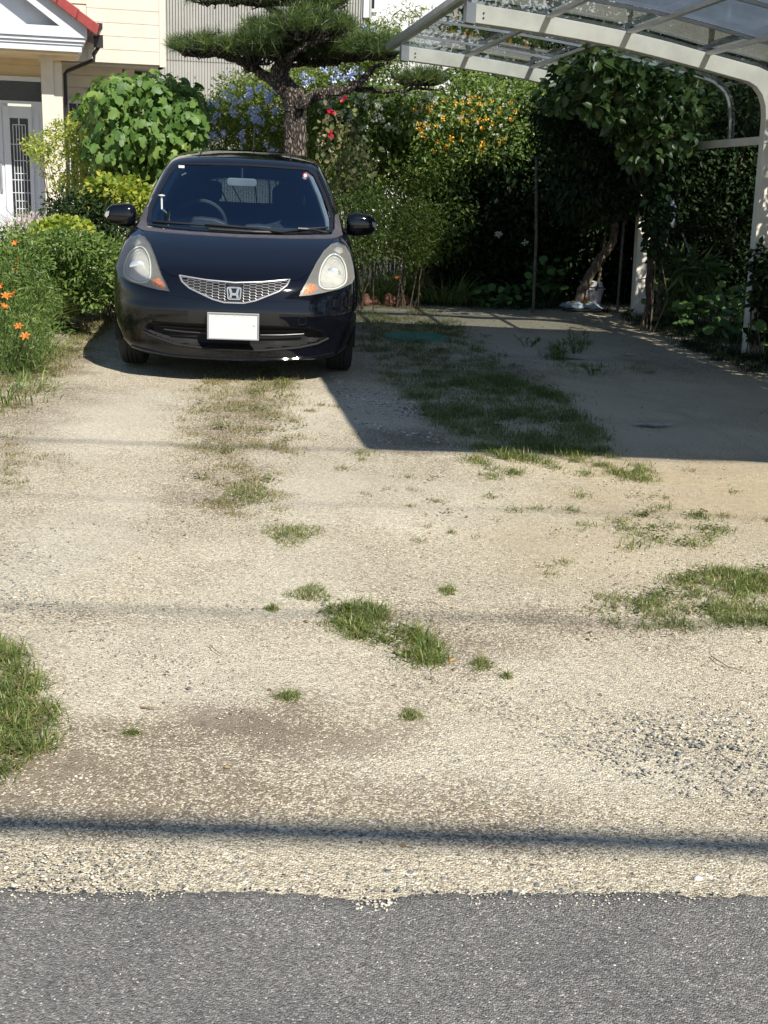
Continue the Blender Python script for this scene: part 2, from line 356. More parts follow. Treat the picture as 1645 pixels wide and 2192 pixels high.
def asphalt_mat():
    m, nt, b = newmat('asphalt'); L = nt.links.new; tc = node(nt, 'ShaderNodeTexCoord'); ob = tc.outputs['Object']
    def vor(scale):
        v = node(nt, 'ShaderNodeTexVoronoi'); v.inputs['Scale'].default_value = scale; L(ob, v.inputs['Vector']); return v
    v = vor(235); v2 = vor(120); s = node(nt, 'ShaderNodeSeparateColor'); L(v.outputs['Color'], s.inputs[0]); s2 = node(nt, 'ShaderNodeSeparateColor'); L(v2.outputs['Color'], s2.inputs[0])
    r = ramp(nt, [(0, (.04,.038,.036)), (.3, (.11,.122,.118)), (.7, (.225,.218,.208)), (.94, (.33,.32,.30)), (.975, (.52,.50,.45)), (1, (.74,.71,.65))], s.outputs[0])
    r2 = ramp(nt, [(0, (.13,.125,.12)), (.7, (.20,.195,.187)), (.93, (.235,.215,.205)), (1, (.42,.40,.37))], s2.outputs[0])
    mx = node(nt, 'ShaderNodeMix', data_type='RGBA'); mx.inputs[0].default_value = .4; L(r.outputs[0], mx.inputs[6]); L(r2.outputs[0], mx.inputs[7])
    n = node(nt, 'ShaderNodeTexNoise'); n.inputs['Scale'].default_value = 3; n.inputs['Detail'].default_value = 6; L(ob, n.inputs['Vector'])
    r3 = ramp(nt, [(.3, (.80,.78,.76)), (.7, (1.10,1.07,1.02))], n.outputs[0]); m2 = node(nt, 'ShaderNodeMix', data_type='RGBA', blend_type='MULTIPLY'); m2.inputs[0].default_value = 1
    L(mx.outputs[2], m2.inputs[6]); L(r3.outputs[0], m2.inputs[7]); L(m2.outputs[2], b.inputs['Base Color']); b.inputs['Roughness'].default_value = .85
    bp = node(nt, 'ShaderNodeBump'); bp.inputs['Strength'].default_value = 1; bp.inputs['Distance'].default_value = .004; bp.invert = True
    L(v.outputs['Distance'], bp.inputs['Height']); L(bp.outputs[0], b.inputs['Normal'])
    return m
def stone_mat():
    return leafmat('pebbles', [(0, (.11,.115,.12)), (.3, (.22,.22,.21)), (.5, (.40,.355,.28)), (.85, (.62,.56,.44)), (1, (.80,.77,.69))], 0.0, .8, .3)
def bark_mat():
    m, nt, b = newmat('plated_pine_bark'); L = nt.links.new; tc = node(nt, 'ShaderNodeTexCoord'); mp = node(nt, 'ShaderNodeMapping'); mp.inputs['Scale'].default_value = (1, 1, .38)
    nz = node(nt, 'ShaderNodeTexNoise'); nz.inputs['Scale'].default_value = 14; ad = node(nt, 'ShaderNodeMix', data_type='RGBA'); ad.inputs[0].default_value = .06
    L(tc.outputs['Object'], mp.inputs[0]); L(mp.outputs[0], nz.inputs['Vector']); L(mp.outputs[0], ad.inputs[6]); L(nz.outputs['Color'], ad.inputs[7])
    v = node(nt, 'ShaderNodeTexVoronoi', feature='DISTANCE_TO_EDGE'); v.inputs['Scale'].default_value = 34; L(ad.outputs[2], v.inputs['Vector'])
    r = ramp(nt, [(0, (.018,.013,.010)), (.10, (.05,.038,.03)), (.25, (.20,.165,.135)), (.6, (.29,.25,.21))], v.outputs['Distance']); L(r.outputs[0], b.inputs['Base Color'])
    n2 = node(nt, 'ShaderNodeTexNoise'); n2.inputs['Scale'].default_value = 90; L(tc.outputs['Object'], n2.inputs['Vector'])
    mr = node(nt, 'ShaderNodeMapRange'); mr.inputs[2].default_value = .3; L(v.outputs['Distance'], mr.inputs[0]); a2 = node(nt, 'ShaderNodeMath', operation='MULTIPLY_ADD'); a2.inputs[1].default_value = .3; L(n2.outputs[0], a2.inputs[0]); L(mr.outputs[0], a2.inputs[2])
    bp = node(nt, 'ShaderNodeBump'); bp.inputs['Strength'].default_value = 1; bp.inputs['Distance'].default_value = .02; L(a2.outputs[0], bp.inputs['Height']); L(bp.outputs[0], b.inputs['Normal']); b.inputs['Roughness'].default_value = .95
    return m
def soil_mat(): return plain('soil', (.10, .075, .05), .95, 0, .4, 14, .01, bscale=40)
M['gravel'] = gravel_mat(); M['asphalt'] = asphalt_mat(); M['stone'] = stone_mat(); M['soil'] = soil_mat(); M['barkp'] = bark_mat()

# ================================================================== ground
def gpoly(pts): return [tuple(G(x, y)[:2]) for x, y in pts]
def dist_noise(x, y, s, seed):
    return (np.sin(x*s*1.7+seed)+np.sin(y*s*2.3+seed*2.1+1.3*np.sin(x*s))+np.sin((x+y)*s*3.1+seed*.7))/3
def make_ground():
    xs = np.concatenate([[-300, -60, -20], np.arange(-4.5, 6.0, .045), [20, 60, 300]])
    ys = np.concatenate([[-200, -40, -8, 0, 1.0], np.arange(1.8, 17, .05), [25, 60, 150, 400]])
    X, Y = np.meshgrid(xs, ys); nx, ny = len(xs), len(ys)
    Z = .006*dist_noise(X, Y, 1.9, 1)+.004*dist_noise(X, Y, 5.2, 3); Z[(abs(X) > 4) | (Y > 16) | (Y < 1.9)] = 0
    V = np.stack([X, Y, Z], -1).reshape(-1, 3)
    i = np.arange(nx*ny).reshape(ny, nx); q = np.stack([i[:-1, :-1], i[:-1, 1:], i[1:, 1:], i[1:, :-1]], -1).reshape(-1, 4)
    me = fast_mesh('ground', V, q.ravel(), np.full(len(q), 4))
    x, y = V[:, 0], V[:, 1]; z = np.zeros((len(V), 4), np.float32); z[:, 3] = 0
    def blob(px, py, rx, ry, amp, ch, seed=0):
        c = G(px, py); n = .35*dist_noise(x, y, 4.5, seed+px*.01)+.2*dist_noise(x, y, 11, seed+py*.01)
        d = np.sqrt(((x-c[0])/rx)**2+((y-c[1])/ry)**2)+n
        z[:, ch] = np.maximum(z[:, ch], amp*np.clip(1.5-d*1.1, 0, 1))
    # earth stains
    for a in [(490,1545,.20,.13,.95),(330,1570,.35,.10,.7),(130,1640,.45,.18,.8),(600,1560,.2,.2,.55),(740,1600,.14,.11,.8),(850,1560,.15,.13,.55),(60,1720,.6,.10,.6),(400,1700,1.0,.17,.45),(820,1720,.6,.13,.4),
              (700,1730,.5,.1,.4),(520,900,.28,1.1,.55),(440,1040,.25,.5,.5),(1000,1360,.25,.3,.45),(1150,1330,.2,.15,.5),(1050,820,.6,1.0,.7),(870,940,.3,.3,.9),(1150,960,.6,.2,.6),(1450,790,.6,.6,.5),(850,700,.7,.9,.7),(60,900,.3,1.0,.5),(110,780,.3,1.0,.7),(450,1330,.7,.05,.35),(1080,1330,.6,.07,.4)]:
        blob(*a, 0)
    # grey stones
    for a in [(1320,1590,.28,.10,1),(1560,1640,.4,.16,1),(1500,1540,.5,.10,.8),(1130,1500,.35,.2,.3),(1400,1680,.6,.2,.45),(0,1220,.28,.55,1),(100,1260,.25,.3,.5),(900,1880,1.4,.05,.3),(1000,1780,.6,.08,.35),(820,880,.4,.9,.45)]:
        blob(*a, 1)
    # warm sand and bare ground
    for a in [(1600,1050,.9,.9,1),(1400,1000,.6,.5,.8),(1250,1180,.5,.5,.5),(1350,1120,.4,.6,.6),(1300,880,1.2,1.2,.9),(1150,700,1.3,1.5,1),(1550,860,1.0,1.2,1)]:
        blob(*a, 2)
    for a in [(230,900,.35,.9,1),(180,1150,.25,.7,.8),(650,880,.18,.9,1),(690,1040,.3,.5,.9),(560,1250,.3,.5,.7),(380,1420,.6,.35,.7),(950,1600,.3,.2,.5),(1150,1650,.5,.15,.6),(900,1080,.5,.5,.6),(1200,1450,.5,.2,.5),(1300,880,1.1,1.0,1),(1500,850,.9,.9,1),(1150,740,.9,1.2,.9),(1400,930,1.0,.5,1),(820,880,.3,.8,.8)]: blob(*a, 3)
    z = np.clip(z, 0, 1)
    ca = me.color_attributes.new('zone', 'FLOAT_COLOR', 'POINT'); ca.data.foreach_set('color', z.ravel())
    tag(link_mesh('ground', me, M['gravel'], None, True), 'pale tan gravel lot', kind='structure')
make_ground()
def make_road():
    xs = np.arange(-14, 14, .012); e = 2.392+.007*np.sin(xs*3.1)+.005*np.sin(xs*11.3+2)*np.sin(xs*2.1)+.003*np.sin(xs*23+1)+.002*np.sin(xs*71)+rng.normal(0, .003, len(xs))+.046*np.clip(xs, -3, 3)
    e = e-.03*np.exp(-((xs-.0)/.09)**2)
    rows = [e, e-.012, e-.05, e-.2, e*0+1.2, e*0-6.5]; zz = [-.004, .008, .012, .014, .016, .016]
    V = np.concatenate([np.stack([xs, r, np.full(len(xs), z_)], 1) for r, z_ in zip(rows, zz)]); n = len(xs)
    i = np.arange(len(rows)*n).reshape(len(rows), n); q = np.stack([i[1:, :-1], i[1:, 1:], i[:-1, 1:], i[:-1, :-1]], -1).reshape(-1, 4)
    tag(link_mesh('road', fast_mesh('road', V, q.ravel(), np.full(len(q), 4)), M['asphalt'], None, True), 'grey asphalt road edge', kind='structure')
make_road()
def make_pebbles():
    t = (1+5**.5)/2
    iv = np.array([(-1,t,0),(1,t,0),(-1,-t,0),(1,-t,0),(0,-1,t),(0,1,t),(0,-1,-t),(0,1,-t),(t,0,-1),(t,0,1),(-t,0,-1),(-t,0,1)], float); iv /= np.linalg.norm(iv[0])
    fc = np.array([(0,11,5),(0,5,1),(0,1,7),(0,7,10),(0,10,11),(1,5,9),(5,11,4),(11,10,2),(10,7,6),(7,1,8),(3,9,4),(3,4,2),(3,2,6),(3,6,8),(3,8,9),(4,9,5),(2,4,11),(6,2,10),(8,6,7),(9,8,1)])
    pos = []; size = []; rn = []
    def put(n, poly, smin, smax, lo=0, hi=1):
        p = sample(gpoly(poly), n)
        for q in p: pos.append((q[0], q[1], float(road_z(q[0], q[1]))))
        size.extend(rng.uniform(smin, smax, n)**1.0*rng.choice([.6, .8, 1, 1], n)); rn.extend(rng.uniform(lo, hi, n))
    road_z = lambda x, y: np.where(y < 2.392+.046*x, .014, 0.0)
    full = [(-150,1920),(1800,1920),(1800,1250),(-150,1250)]
    put(15000, full, .0018, .0042, .15, .92); put(380, full, .004, .008, 0, .9)
    put(1300, [(-50,1915),(1700,1925),(1700,1820),(-50,1820)], .0025, .006, .05, .95); put(160, [(0,1945),(330,1950),(420,1915),(0,1910)], .0015, .004, .4, 1); put(140, [(1000,1960),(1500,1945),(1500,1915),(1000,1918)], .0015, .004, .4, 1); put(250, [(-50,2192),(1700,2192),(1700,1950),(-50,1950)], .0012, .003, .3, 1); put(260, [(-50,1945),(1700,1955),(1700,1915),(-50,1915)], .0015, .0035, .1, .85); put(60, [(760,1960),(850,1965),(850,1935),(770,1930)], .002, .005, .6, 1)
    put(70, [(-50,1912),(1700,1922),(1700,1860),(-50,1860)], .006, .011)
    put(380, [(1180,1580),(1380,1560),(1700,1620),(1700,1720),(1450,1700),(1250,1620)], .003, .008, 0, .6)
    put(350, [(1200,1540),(1700,1480),(1700,1600),(1400,1600)], .003, .008, 0, 1)
    put(450, [(-60,1120),(120,1130),(150,1290),(-60,1330)], .003, .009, 0, .85)
    put(4000, [(-150,1250),(1800,1250),(1800,980),(-150,980)], .003, .006, .2, .9)
    put(900, [(700,800),(900,860),(960,950),(790,950)], .006, .014, 0, .9)
    pos = np.array(pos); size = np.array(size); rn = np.array(rn); N = len(pos)
    sc = np.stack([rng.uniform(.7, 1.4, N), rng.uniform(.7, 1.1, N), rng.uniform(.3, .6, N)], 1)*size[:, None]
    a = rng.uniform(0, 6.28, N); ca, sa = np.cos(a), np.sin(a)
    L = iv[None]*sc[:, None, :]*rng.uniform(.62, 1.2, (N, 12, 1))
    V = np.stack([L[..., 0]*ca[:, None]-L[..., 1]*sa[:, None], L[..., 0]*sa[:, None]+L[..., 1]*ca[:, None], L[..., 2]], -1)+pos[:, None]
    V[..., 2] += (size*.02)[:, None]
    FF = (fc.ravel()[None]+(np.arange(N)*12)[:, None]).ravel()
    o = link_mesh('loose_gravel', fast_mesh('loose_gravel', V.reshape(-1, 3), FF, np.full(N*20, 3), np.repeat(rn, 12)), M['stone'])
    tag(o, 'loose cream and grey pebbles lying over the lot', kind='stuff')
make_pebbles()

# ------------------------------------------------------------------ grass
def grass_pts(poly, dens, clump=0, cr=.05):
    gp = gpoly(poly); a = abs(sum(gp[i-1][0]*gp[i][1]-gp[i][0]*gp[i-1][1] for i in range(len(gp))))/2
    n = int(a*dens)
    if clump:
        c = sample(gp, max(3, int(a*clump))); k = rng.integers(0, len(c), n); p = c[k]+rng.normal(0, cr, (n, 2))*rng.uniform(.3, 1, (n, 1))
        return p
    return sample(gp, n)
_gp = grass_pts
def grass_pts(poly, dens, clump=0, cr=.05):
    p = _gp(poly, dens, clump, cr); c = G(892, 722); return p[np.hypot(p[:, 0]-c[0], p[:, 1]-c[1]) > .29]
def grass_obj(name, specs, mat, label, kind='stuff'):
    B = []; Hh = []; Wd = []; Ln = []; Rd = []
    for poly, dens, hmin, hmax, clump, cr, rlo, rhi in specs:
        p = grass_pts(poly, dens, clump, cr); n = len(p)
        B.append(np.c_[p, np.full(n, -.002)]); Hh.append(rng.uniform(hmin, hmax, n)); Wd.append(rng.uniform(.0022, .0042, n)*(1+Hh[-1]*6)); Ln.append(rng.uniform(.25, 1.7, n)); Rd.append(rng.uniform(rlo, rhi, n))
    o = blades(name, np.vstack(B), np.concatenate(Hh), np.concatenate(Wd), np.concatenate(Ln), mat, rnd=np.concatenate(Rd))
    return tag(o, label, kind=kind)
grass_obj('shaded_grass', [
    ([(765,690),(800,675),(980,690),(1000,720),(1040,760),(1090,790),(1080,830),(960,850),(860,850),(800,800),(765,740)], 2600, .02, .07, 60, .08, .1, .9),
    ([(870,830),(1050,800),(1200,850),(1260,910),(1320,958),(1000,968),(930,905)], 5200, .02, .085, 80, .08, .15, .85),
    ([(1010,960),(1330,958),(1200,985),(1030,990)], 9000, .03, .09, 130, .06, .12, 1),
    ([(990,975),(1330,975),(1430,1015),(1380,1030),(1240,1020),(1100,1040),(1030,1020)], 3800, .02, .06, 60, .05, .05, 1),
    ([(1170,735),(1260,730),(1270,765),(1180,775)], 900, .05, .14, 30, .05, .2, .8),
    ([(1190,775),(1400,780),(1410,805),(1200,800)], 1100, .02, .06, 40, .07, .1, .9),
    ([(1040,1060),(1250,1050),(1260,1150),(1060,1110)], 1000, .02, .05, 26, .045, .1, 1),
    ([(1300,1090),(1440,1080),(1560,1130),(1560,1190),(1440,1195),(1320,1160)], 2200, .02, .06, 50, .05, .15, 1),
    ([(1460,1228),(1700,1222),(1700,1340),(1560,1350),(1500,1300)], 12000, .02, .065, 200, .05, .05, 1),
    ([(1250,1290),(1420,1260),(1500,1300),(1480,1350),(1400,1345),(1300,1340)], 8000, .015, .045, 220, .045, 0, .9),
    ([(1380,1230),(1480,1240),(1480,1290),(1400,1275)], 1300, .015, .04, 90, .03, 0, .9),
], M['grass'], 'green grass strip running from the shade into the sunlit gravel')
grass_obj('track_grass', [
    ([(420,798),(620,798),(650,930),(620,1000),(500,1010),(400,980),(390,900)], 3600, .015, .045, 60, .08, 0, .75),
    ([(400,1000),(630,1000),(600,1090),(500,1115),(410,1080)], 3200, .012, .04, 70, .06, 0, .8),
    ([(560,796),(615,796),(615,840),(540,850)], 2600, .03, .09, 60, .05, .2, 1),
    ([(0,960),(160,965),(150,995),(0,1050)], 1500, .015, .04, 60, .05, 0, .9),
    ([(-30,800),(95,770),(180,700),(250,655),(245,690),(200,740),(130,800),(60,860),(-30,900)], 4200, .02, .07, 140, .07, .05, .9),
    ([(0,900),(40,850),(60,1000),(30,1060),(-30,1060)], 1500, .02, .05, 60, .06, 0, .8),
    ([(640,870),(740,860),(800,1000),(700,1010)], 900, .012, .035, 20, .035, 0, .9),
    ([(780,1000),(1060,1000),(1250,1130),(1150,1170),(900,1160),(780,1060)], 420, .012, .035, 14, .03, .05, 1),
    ([(1040,1150),(1500,1190),(1450,1260),(1150,1240),(1000,1200)], 350, .012, .035, 12, .03, .05, 1), ([(1250,1000),(1645,980),(1645,1120),(1400,1100)], 300, .012, .04, 9, .035, .05, 1), ([(1150,1330),(1300,1290),(1350,1360),(1200,1380)], 500, .012, .03, 20, .03, .05, 1), ([(640,1330),(1000,1300),(1100,1440),(900,1460),(700,1400)], 160, .012, .03, 8, .02, .05, 1),
    ([(640,650),(900,640),(960,680),(770,690)], 2200, .02, .06, 80, .07, 0, .7),
], M['grassdry'], 'thin dry grass between the wheel tracks and beside the bed')
TUFTS = [((535,1058),(75,26),900,'long grass tuft between the wheel tracks, nearest the car'),((625,1145),(62,26),900,'wide grass tuft with one tall seed stalk'),((665,1272),(48,20),600,'grass tuft just up from the curving grass strip'),
         ((583,1304),(16,6),110,'tiny grass tuft left of the curving strip'),((958,1268),(18,11),240,'small round tuft alone on pale gravel'),((1030,1424),(25,14),240,'small tuft at the lower end of the curving strip'),((1086,1450),(13,6),90,'tiny tuft right of the lower end of the curving strip'),
         ((620,1495),(32,12),300,'flat tuft above the brown earth stain'),((880,1535),(26,14),230,'spiky tuft on gravel right of the brown stains'),((283,1571),(20,7),110,'small tuft left of the dark earth stain'),((785,972),(36,10),130,'pale long-bladed tuft at the tip of the carport shadow'),((967,1143),(12,6),60,'tiny tuft in the middle of the open gravel')]
for (c, r, n, lab) in TUFTS:
    a = rng.uniform(0, 6.28, n); q = np.sqrt(rng.random(n)); lob = 1+.25*np.sin(3*a+c[0]); px = c[0]+r[0]*q*np.cos(a)*lob; py = c[1]+r[1]*q*np.sin(a)*lob
    o0 = G(*c); b = np.array([G(x, y)-o0 for x, y in zip(px, py)]); b[:, 2] = -.002
    o = blades('grass_tuft', b, rng.uniform(.015, .055, n)*(1.3-q), rng.uniform(.0022, .0038, n), rng.uniform(.3, 1.2, n), M['grass'], rnd=rng.uniform(0.05, 1, n)); o.location = tuple(o0)
    tag(o, lab, 'grass', 'grass tufts growing on the open gravel')
grass_obj('grass_clumps', [([(700,1305),(760,1298),(840,1312),(885,1355),(940,1375),(955,1400),(940,1435),(890,1425),(850,1390),(770,1375),(730,1345)], 22000, .02, .065, 420, .035, .12, 1)], M['grass'], 'dense curving strip of green grass in the middle of the lot')
grass_obj('verge_grass', [([(-80,1370),(0,1378),(45,1415),(75,1470),(105,1530),(100,1600),(50,1635),(0,1660),(-80,1690)], 26000, .025, .075, 600, .03, .05, 1),
                          ([(0,1378),(70,1440),(125,1530),(115,1600),(40,1650),(0,1665)], 3000, .02, .06, 200, .03, 0, .8)], M['grass'], 'thick yellow-green grass patch at the left edge')
# leaf litter
def litter(n, polys):
    q = np.vstack([sample(gpoly(p), k) for p, k in polys]); n = len(q); pos = np.c_[q, np.full(n, .006)]; d = rng.normal(0, 1, (n, 3)); d[:, 2] *= .12
    o = cloud('leaf_litter', pos, d, rng.normal(0, .25, (n, 3))+np.array([0, 0, 1.]), rng.uniform(.007, .020, n), WIDE, M['litter']); tag(o, 'small dry brown leaves and bits scattered over the ground', kind='stuff')
M['litter'] = leafmat('dry_leaves', [(0, (.09,.055,.03)), (.5, (.20,.13,.07)), (1, (.34,.26,.14))], .1, .8, .2)
litter(0, [([(-50,1900),(1700,1900),(1700,980),(-50,980)], 60), ([(380,800),(650,800),(650,1150),(380,1150)], 160), ([(760,690),(1300,680),(1645,820),(1645,960),(800,960)], 420), ([(600,1300),(1000,1300),(1100,1500),(600,1500)], 20), ([(1250,1230),(1645,1230),(1645,1380),(1250,1380)], 90), ([(900,670),(1300,680),(1250,720),(900,700)], 120)])
def broadleaf(polys, label):
    pos = []; 
    for p, dens_, cl in polys:
        pts = grass_pts(p, dens_, cl, .05); pos.append(np.c_[pts, rng.uniform(.006, .03, len(pts))])
    pos = np.vstack(pos); n = len(pos); d = rng.normal(0, 1, (n, 3)); d[:, 2] = np.abs(d[:, 2])*.25
    o = cloud('broadleaf_weeds', pos, d, rng.normal(0, .3, (n, 3))+np.array([0, 0, 1.]), rng.uniform(.008, .020, n), WIDE, M['weedleaf']); tag(o, label, kind='stuff')
M['weedleaf'] = leafmat('weed_leaves', [(0, (.16,.13,.05)), (.3, (.07,.09,.025)), (1, (.15,.18,.05))], .2)
broadleaf([([(765,690),(1000,690),(1200,850),(1300,950),(1000,960),(860,850)], 700, 14), ([(1460,1228),(1700,1222),(1700,1340),(1560,1350),(1500,1300)], 1400, 40), ([(1250,1290),(1420,1260),(1500,1300),(1480,1350),(1300,1340)], 900, 40), ([(420,798),(620,798),(650,930),(600,1090),(420,1080)], 450, 14), ([(1300,1090),(1440,1080),(1560,1130),(1560,1190),(1320,1160)], 700, 20),
    ([(0,1390),(60,1450),(110,1540),(60,1630),(0,1650)], 900, 30), ([(700,1305),(840,1312),(955,1400),(890,1425),(770,1375)], 1500, 60), ([(0,860),(90,790),(200,690),(240,680),(180,760),(60,900)], 900, 30), ([(800,1000),(1300,980),(1560,1100),(1500,1200),(1000,1160)], 60, 6)], 'small broad-leaved weeds creeping among the grass')
# weeds under the roof
def weed(px, py, h, n, lab):
    o0 = G(px, py); r = empty('weed', o0, 0, lab, 'weed', 'weeds in the carport'); m = MB(); P_ = []; D_ = []
    for i in range(n):
        a = random.uniform(0, 6.28); e = Vector((math.cos(a)*.10, math.sin(a)*.10, h*random.uniform(.5, 1))); b = Vector((math.cos(a)*.03, math.sin(a)*.03, 0))
        m.tube([b, b.lerp(e, .5)+Vector((0, 0, .02)), e], [.003, .002, .001], 4)
        for k in range(9):
            p = b.lerp(e, .25+.75*k/8); P_.append(p); D_.append((random.uniform(-1, 1), random.uniform(-1, 1), random.uniform(.1, .8)))
    m.build('stem', M['l_herb'], r); P_ = np.array(P_); D_ = np.array(D_)
    cloud('foliage', P_, D_, np.tile([0, 0, 1.], (len(P_), 1))+rng.normal(0, .3, P_.shape), rng.uniform(.04, .08, len(P_)), SLIM, M['l_herb'], r)
weed(1235, 757, .19, 7, 'tallest weed standing at the middle of the carport ground')
weed(1200, 770, .12, 6, 'low weed left of the tallest one in the carport')
weed(1130, 742, .08, 5, 'short weed farther back on the lit patch')
weed(1270, 800, .07, 5, 'weed nearest the open edge beside the plastic scrap')

# ================================================================== car
CAR = empty('parked_car', (-1.048, 8.40, .008), R(4.8), 'glossy black compact hatchback parked nose-out on the gravel', 'car')
CAR.rotation_euler = (0, R(.5), R(4.8))
T = [ # z, front y, half width, wrap depth, exponent, rear y
 (.135,.20,.66,.46,2.7,3.70),(.155,.09,.72,.55,2.7,3.78),(.18,.055,.765,.58,2.7,3.82),(.22,.045,.80,.6,2.65,3.85),(.27,.04,.825,.62,2.6,3.87),(.33,.03,.84,.62,2.6,3.885),(.40,.012,.848,.62,2.6,3.895),
 (.47,.0,.852,.62,2.55,3.9),(.53,.006,.853,.62,2.5,3.9),(.59,.022,.853,.6,2.5,3.89),(.64,.042,.851,.58,2.5,3.885),(.68,.068,.848,.56,2.5,3.88),(.705,.095,.846,.54,2.5,3.875),(.735,.15,.842,.52,2.55,3.87),(.77,.235,.837,.5,2.6,3.87),
 (.81,.35,.832,.48,2.7,3.87),(.85,.475,.824,.46,2.8,3.87),(.89,.61,.812,.43,2.9,3.87),(.925,.75,.80,.42,3.0,3.865),(.95,.87,.79,.42,3.0,3.86),(.968,.965,.78,.42,2.9,3.85),(.985,1.02,.772,.42,2.8,3.845),
 (1.03,1.095,.757,.43,2.7,3.82),(1.09,1.19,.738,.43,2.65,3.79),(1.16,1.30,.716,.43,2.65,3.74),(1.24,1.43,.688,.43,2.65,3.68),(1.31,1.545,.66,.43,2.65,3.62),(1.37,1.645,.632,.43,2.65,3.56),(1.405,1.705,.613,.44,2.65,3.52),(1.43,1.76,.596,.46,2.65,3.48),
 (1.455,1.84,.572,.5,2.6,3.43),(1.475,1.94,.54,.55,2.5,3.36),(1.49,2.03,.50,.6,2.4,3.28),(1.503,2.12,.45,.6,2.3,3.18),(1.514,2.23,.37,.6,2.2,3.05),(1.521,2.36,.26,.5,2.1,2.9),(1.525,2.5,.12,.2,2.0,2.72)]
def catmull(A, k):
    A = np.array(A); out = []
    for i in range(len(A)-1):
        p0, p1, p2, p3 = A[max(i-1, 0)], A[i], A[i+1], A[min(i+2, len(A)-1)]
        for j in range(k):
            t = j/k; out.append(.5*((2*p1)+(-p0+p2)*t+(2*p0-5*p1+4*p2-p3)*t*t+(-p0+3*p1-3*p2+p3)*t**3))
    out.append(A[-1]); return np.array(out)
TT = catmull(T, 5)
def ring(z, yf, w, D, n, yr):
    pts = []
    def lame(th, e): return math.copysign(abs(th)**(2/e), th)
    K = 72
    for i in range(-K, K+1):
        # spread samples evenly over the width, then over the wrap
        th = math.pi/2*i/K; sx = math.sin(th); cx_ = math.cos(th)
        pts.append((w*lame(sx, n), yf+D*(1-abs(cx_)**(2/n))))
    Dr = .38; y0, y1 = yf+D, yr-Dr
    for i in range(1, 30): pts.append((w, y0+(y1-y0)*i/30))
    for i in range(-16, 17):
        th = math.pi/2*i/16; pts.append((-w*lame(math.sin(th), 3.2), yr-Dr*(1-abs(math.cos(th))**(2/3.2))))
    for i in range(29, 0, -1): pts.append((-w, y0+(y1-y0)*i/30))
    return [(x, y, z) for x, y in pts]
rings = [ring(*r) for r in TT]; NR = len(rings[0]); BV = np.array([p for r in rings for p in r])
BF = []
for i in range(len(rings)-1):
    for k in range(NR):
        a, b = i*NR+k, i*NR+(k+1) % NR; BF.append((a, b, b+NR, a+NR))
# tuck the lower intake and number-plate recess into the bumper
INTAKE = [(-.60,.335),(-.575,.385),(-.50,.405),(-.31,.402),(.31,.402),(.50,.395),(.585,.37),(.62,.32),(.56,.285),(.44,.262),(.19,.240),(-.16,.240),(-.38,.258),(-.53,.30)]
ins = in_poly(BV[:, 0], BV[:, 2], INTAKE) & (BV[:, 1] < .6)
dd_ = np.full(len(BV), 9.0); IP = np.array(INTAKE)
for i in np.where(ins)[0]:
    p = BV[i, [0, 2]]; A_ = IP; B_ = np.roll(IP, -1, 0); ab = B_-A_; t_ = np.clip(((p-A_)*ab).sum(1)/(ab**2).sum(1), 0, 1); dd_[i] = np.min(np.linalg.norm(A_+ab*t_[:, None]-p, axis=1))
k_ = np.clip(dd_/.022, 0, 1); BV[ins, 1] += .06*(k_*k_*(3-2*k_))[ins]
GR = [(-.365,.70),(-.19,.682),(0,.672),(.19,.682),(.365,.70),(.345,.665),(.295,.628),(.14,.565),(.065,.547),(-.065,.547),(-.14,.565),(-.295,.628),(-.345,.665)]
bvh = BVHTree.FromPolygons([tuple(p) for p in BV], BF)
def hitf(x, z):
    h = bvh.ray_cast(Vector((x, -1, z)), Vector((0, 1, 0)))
    return (h[0], h[1] if h[1].y < 0 else -h[1]) if h[0] else (None, None)
def dens(poly, res):
    out = []
    for i in range(len(poly)):
        a = Vector(poly[i]); b = Vector(poly[(i+1) % len(poly)]); n = max(1, int((b-a).length/res))
        for j in range(n): out.append(a.lerp(b, j/n))
    return out
def smooth_poly(poly, k=4):
    A = np.array(poly+poly[:3]); out = []
    n = len(poly)
    for i in range(n):
        p0, p1, p2, p3 = (np.array(poly[(i+j-1) % n]) for j in range(4))
        for j in range(k):
            t = j/k; out.append(tuple(.5*((2*p1)+(-p0+p2)*t+(2*p0-5*p1+4*p2-p3)*t*t+(-p0+3*p1-3*p2+p3)*t**3)))
    return out
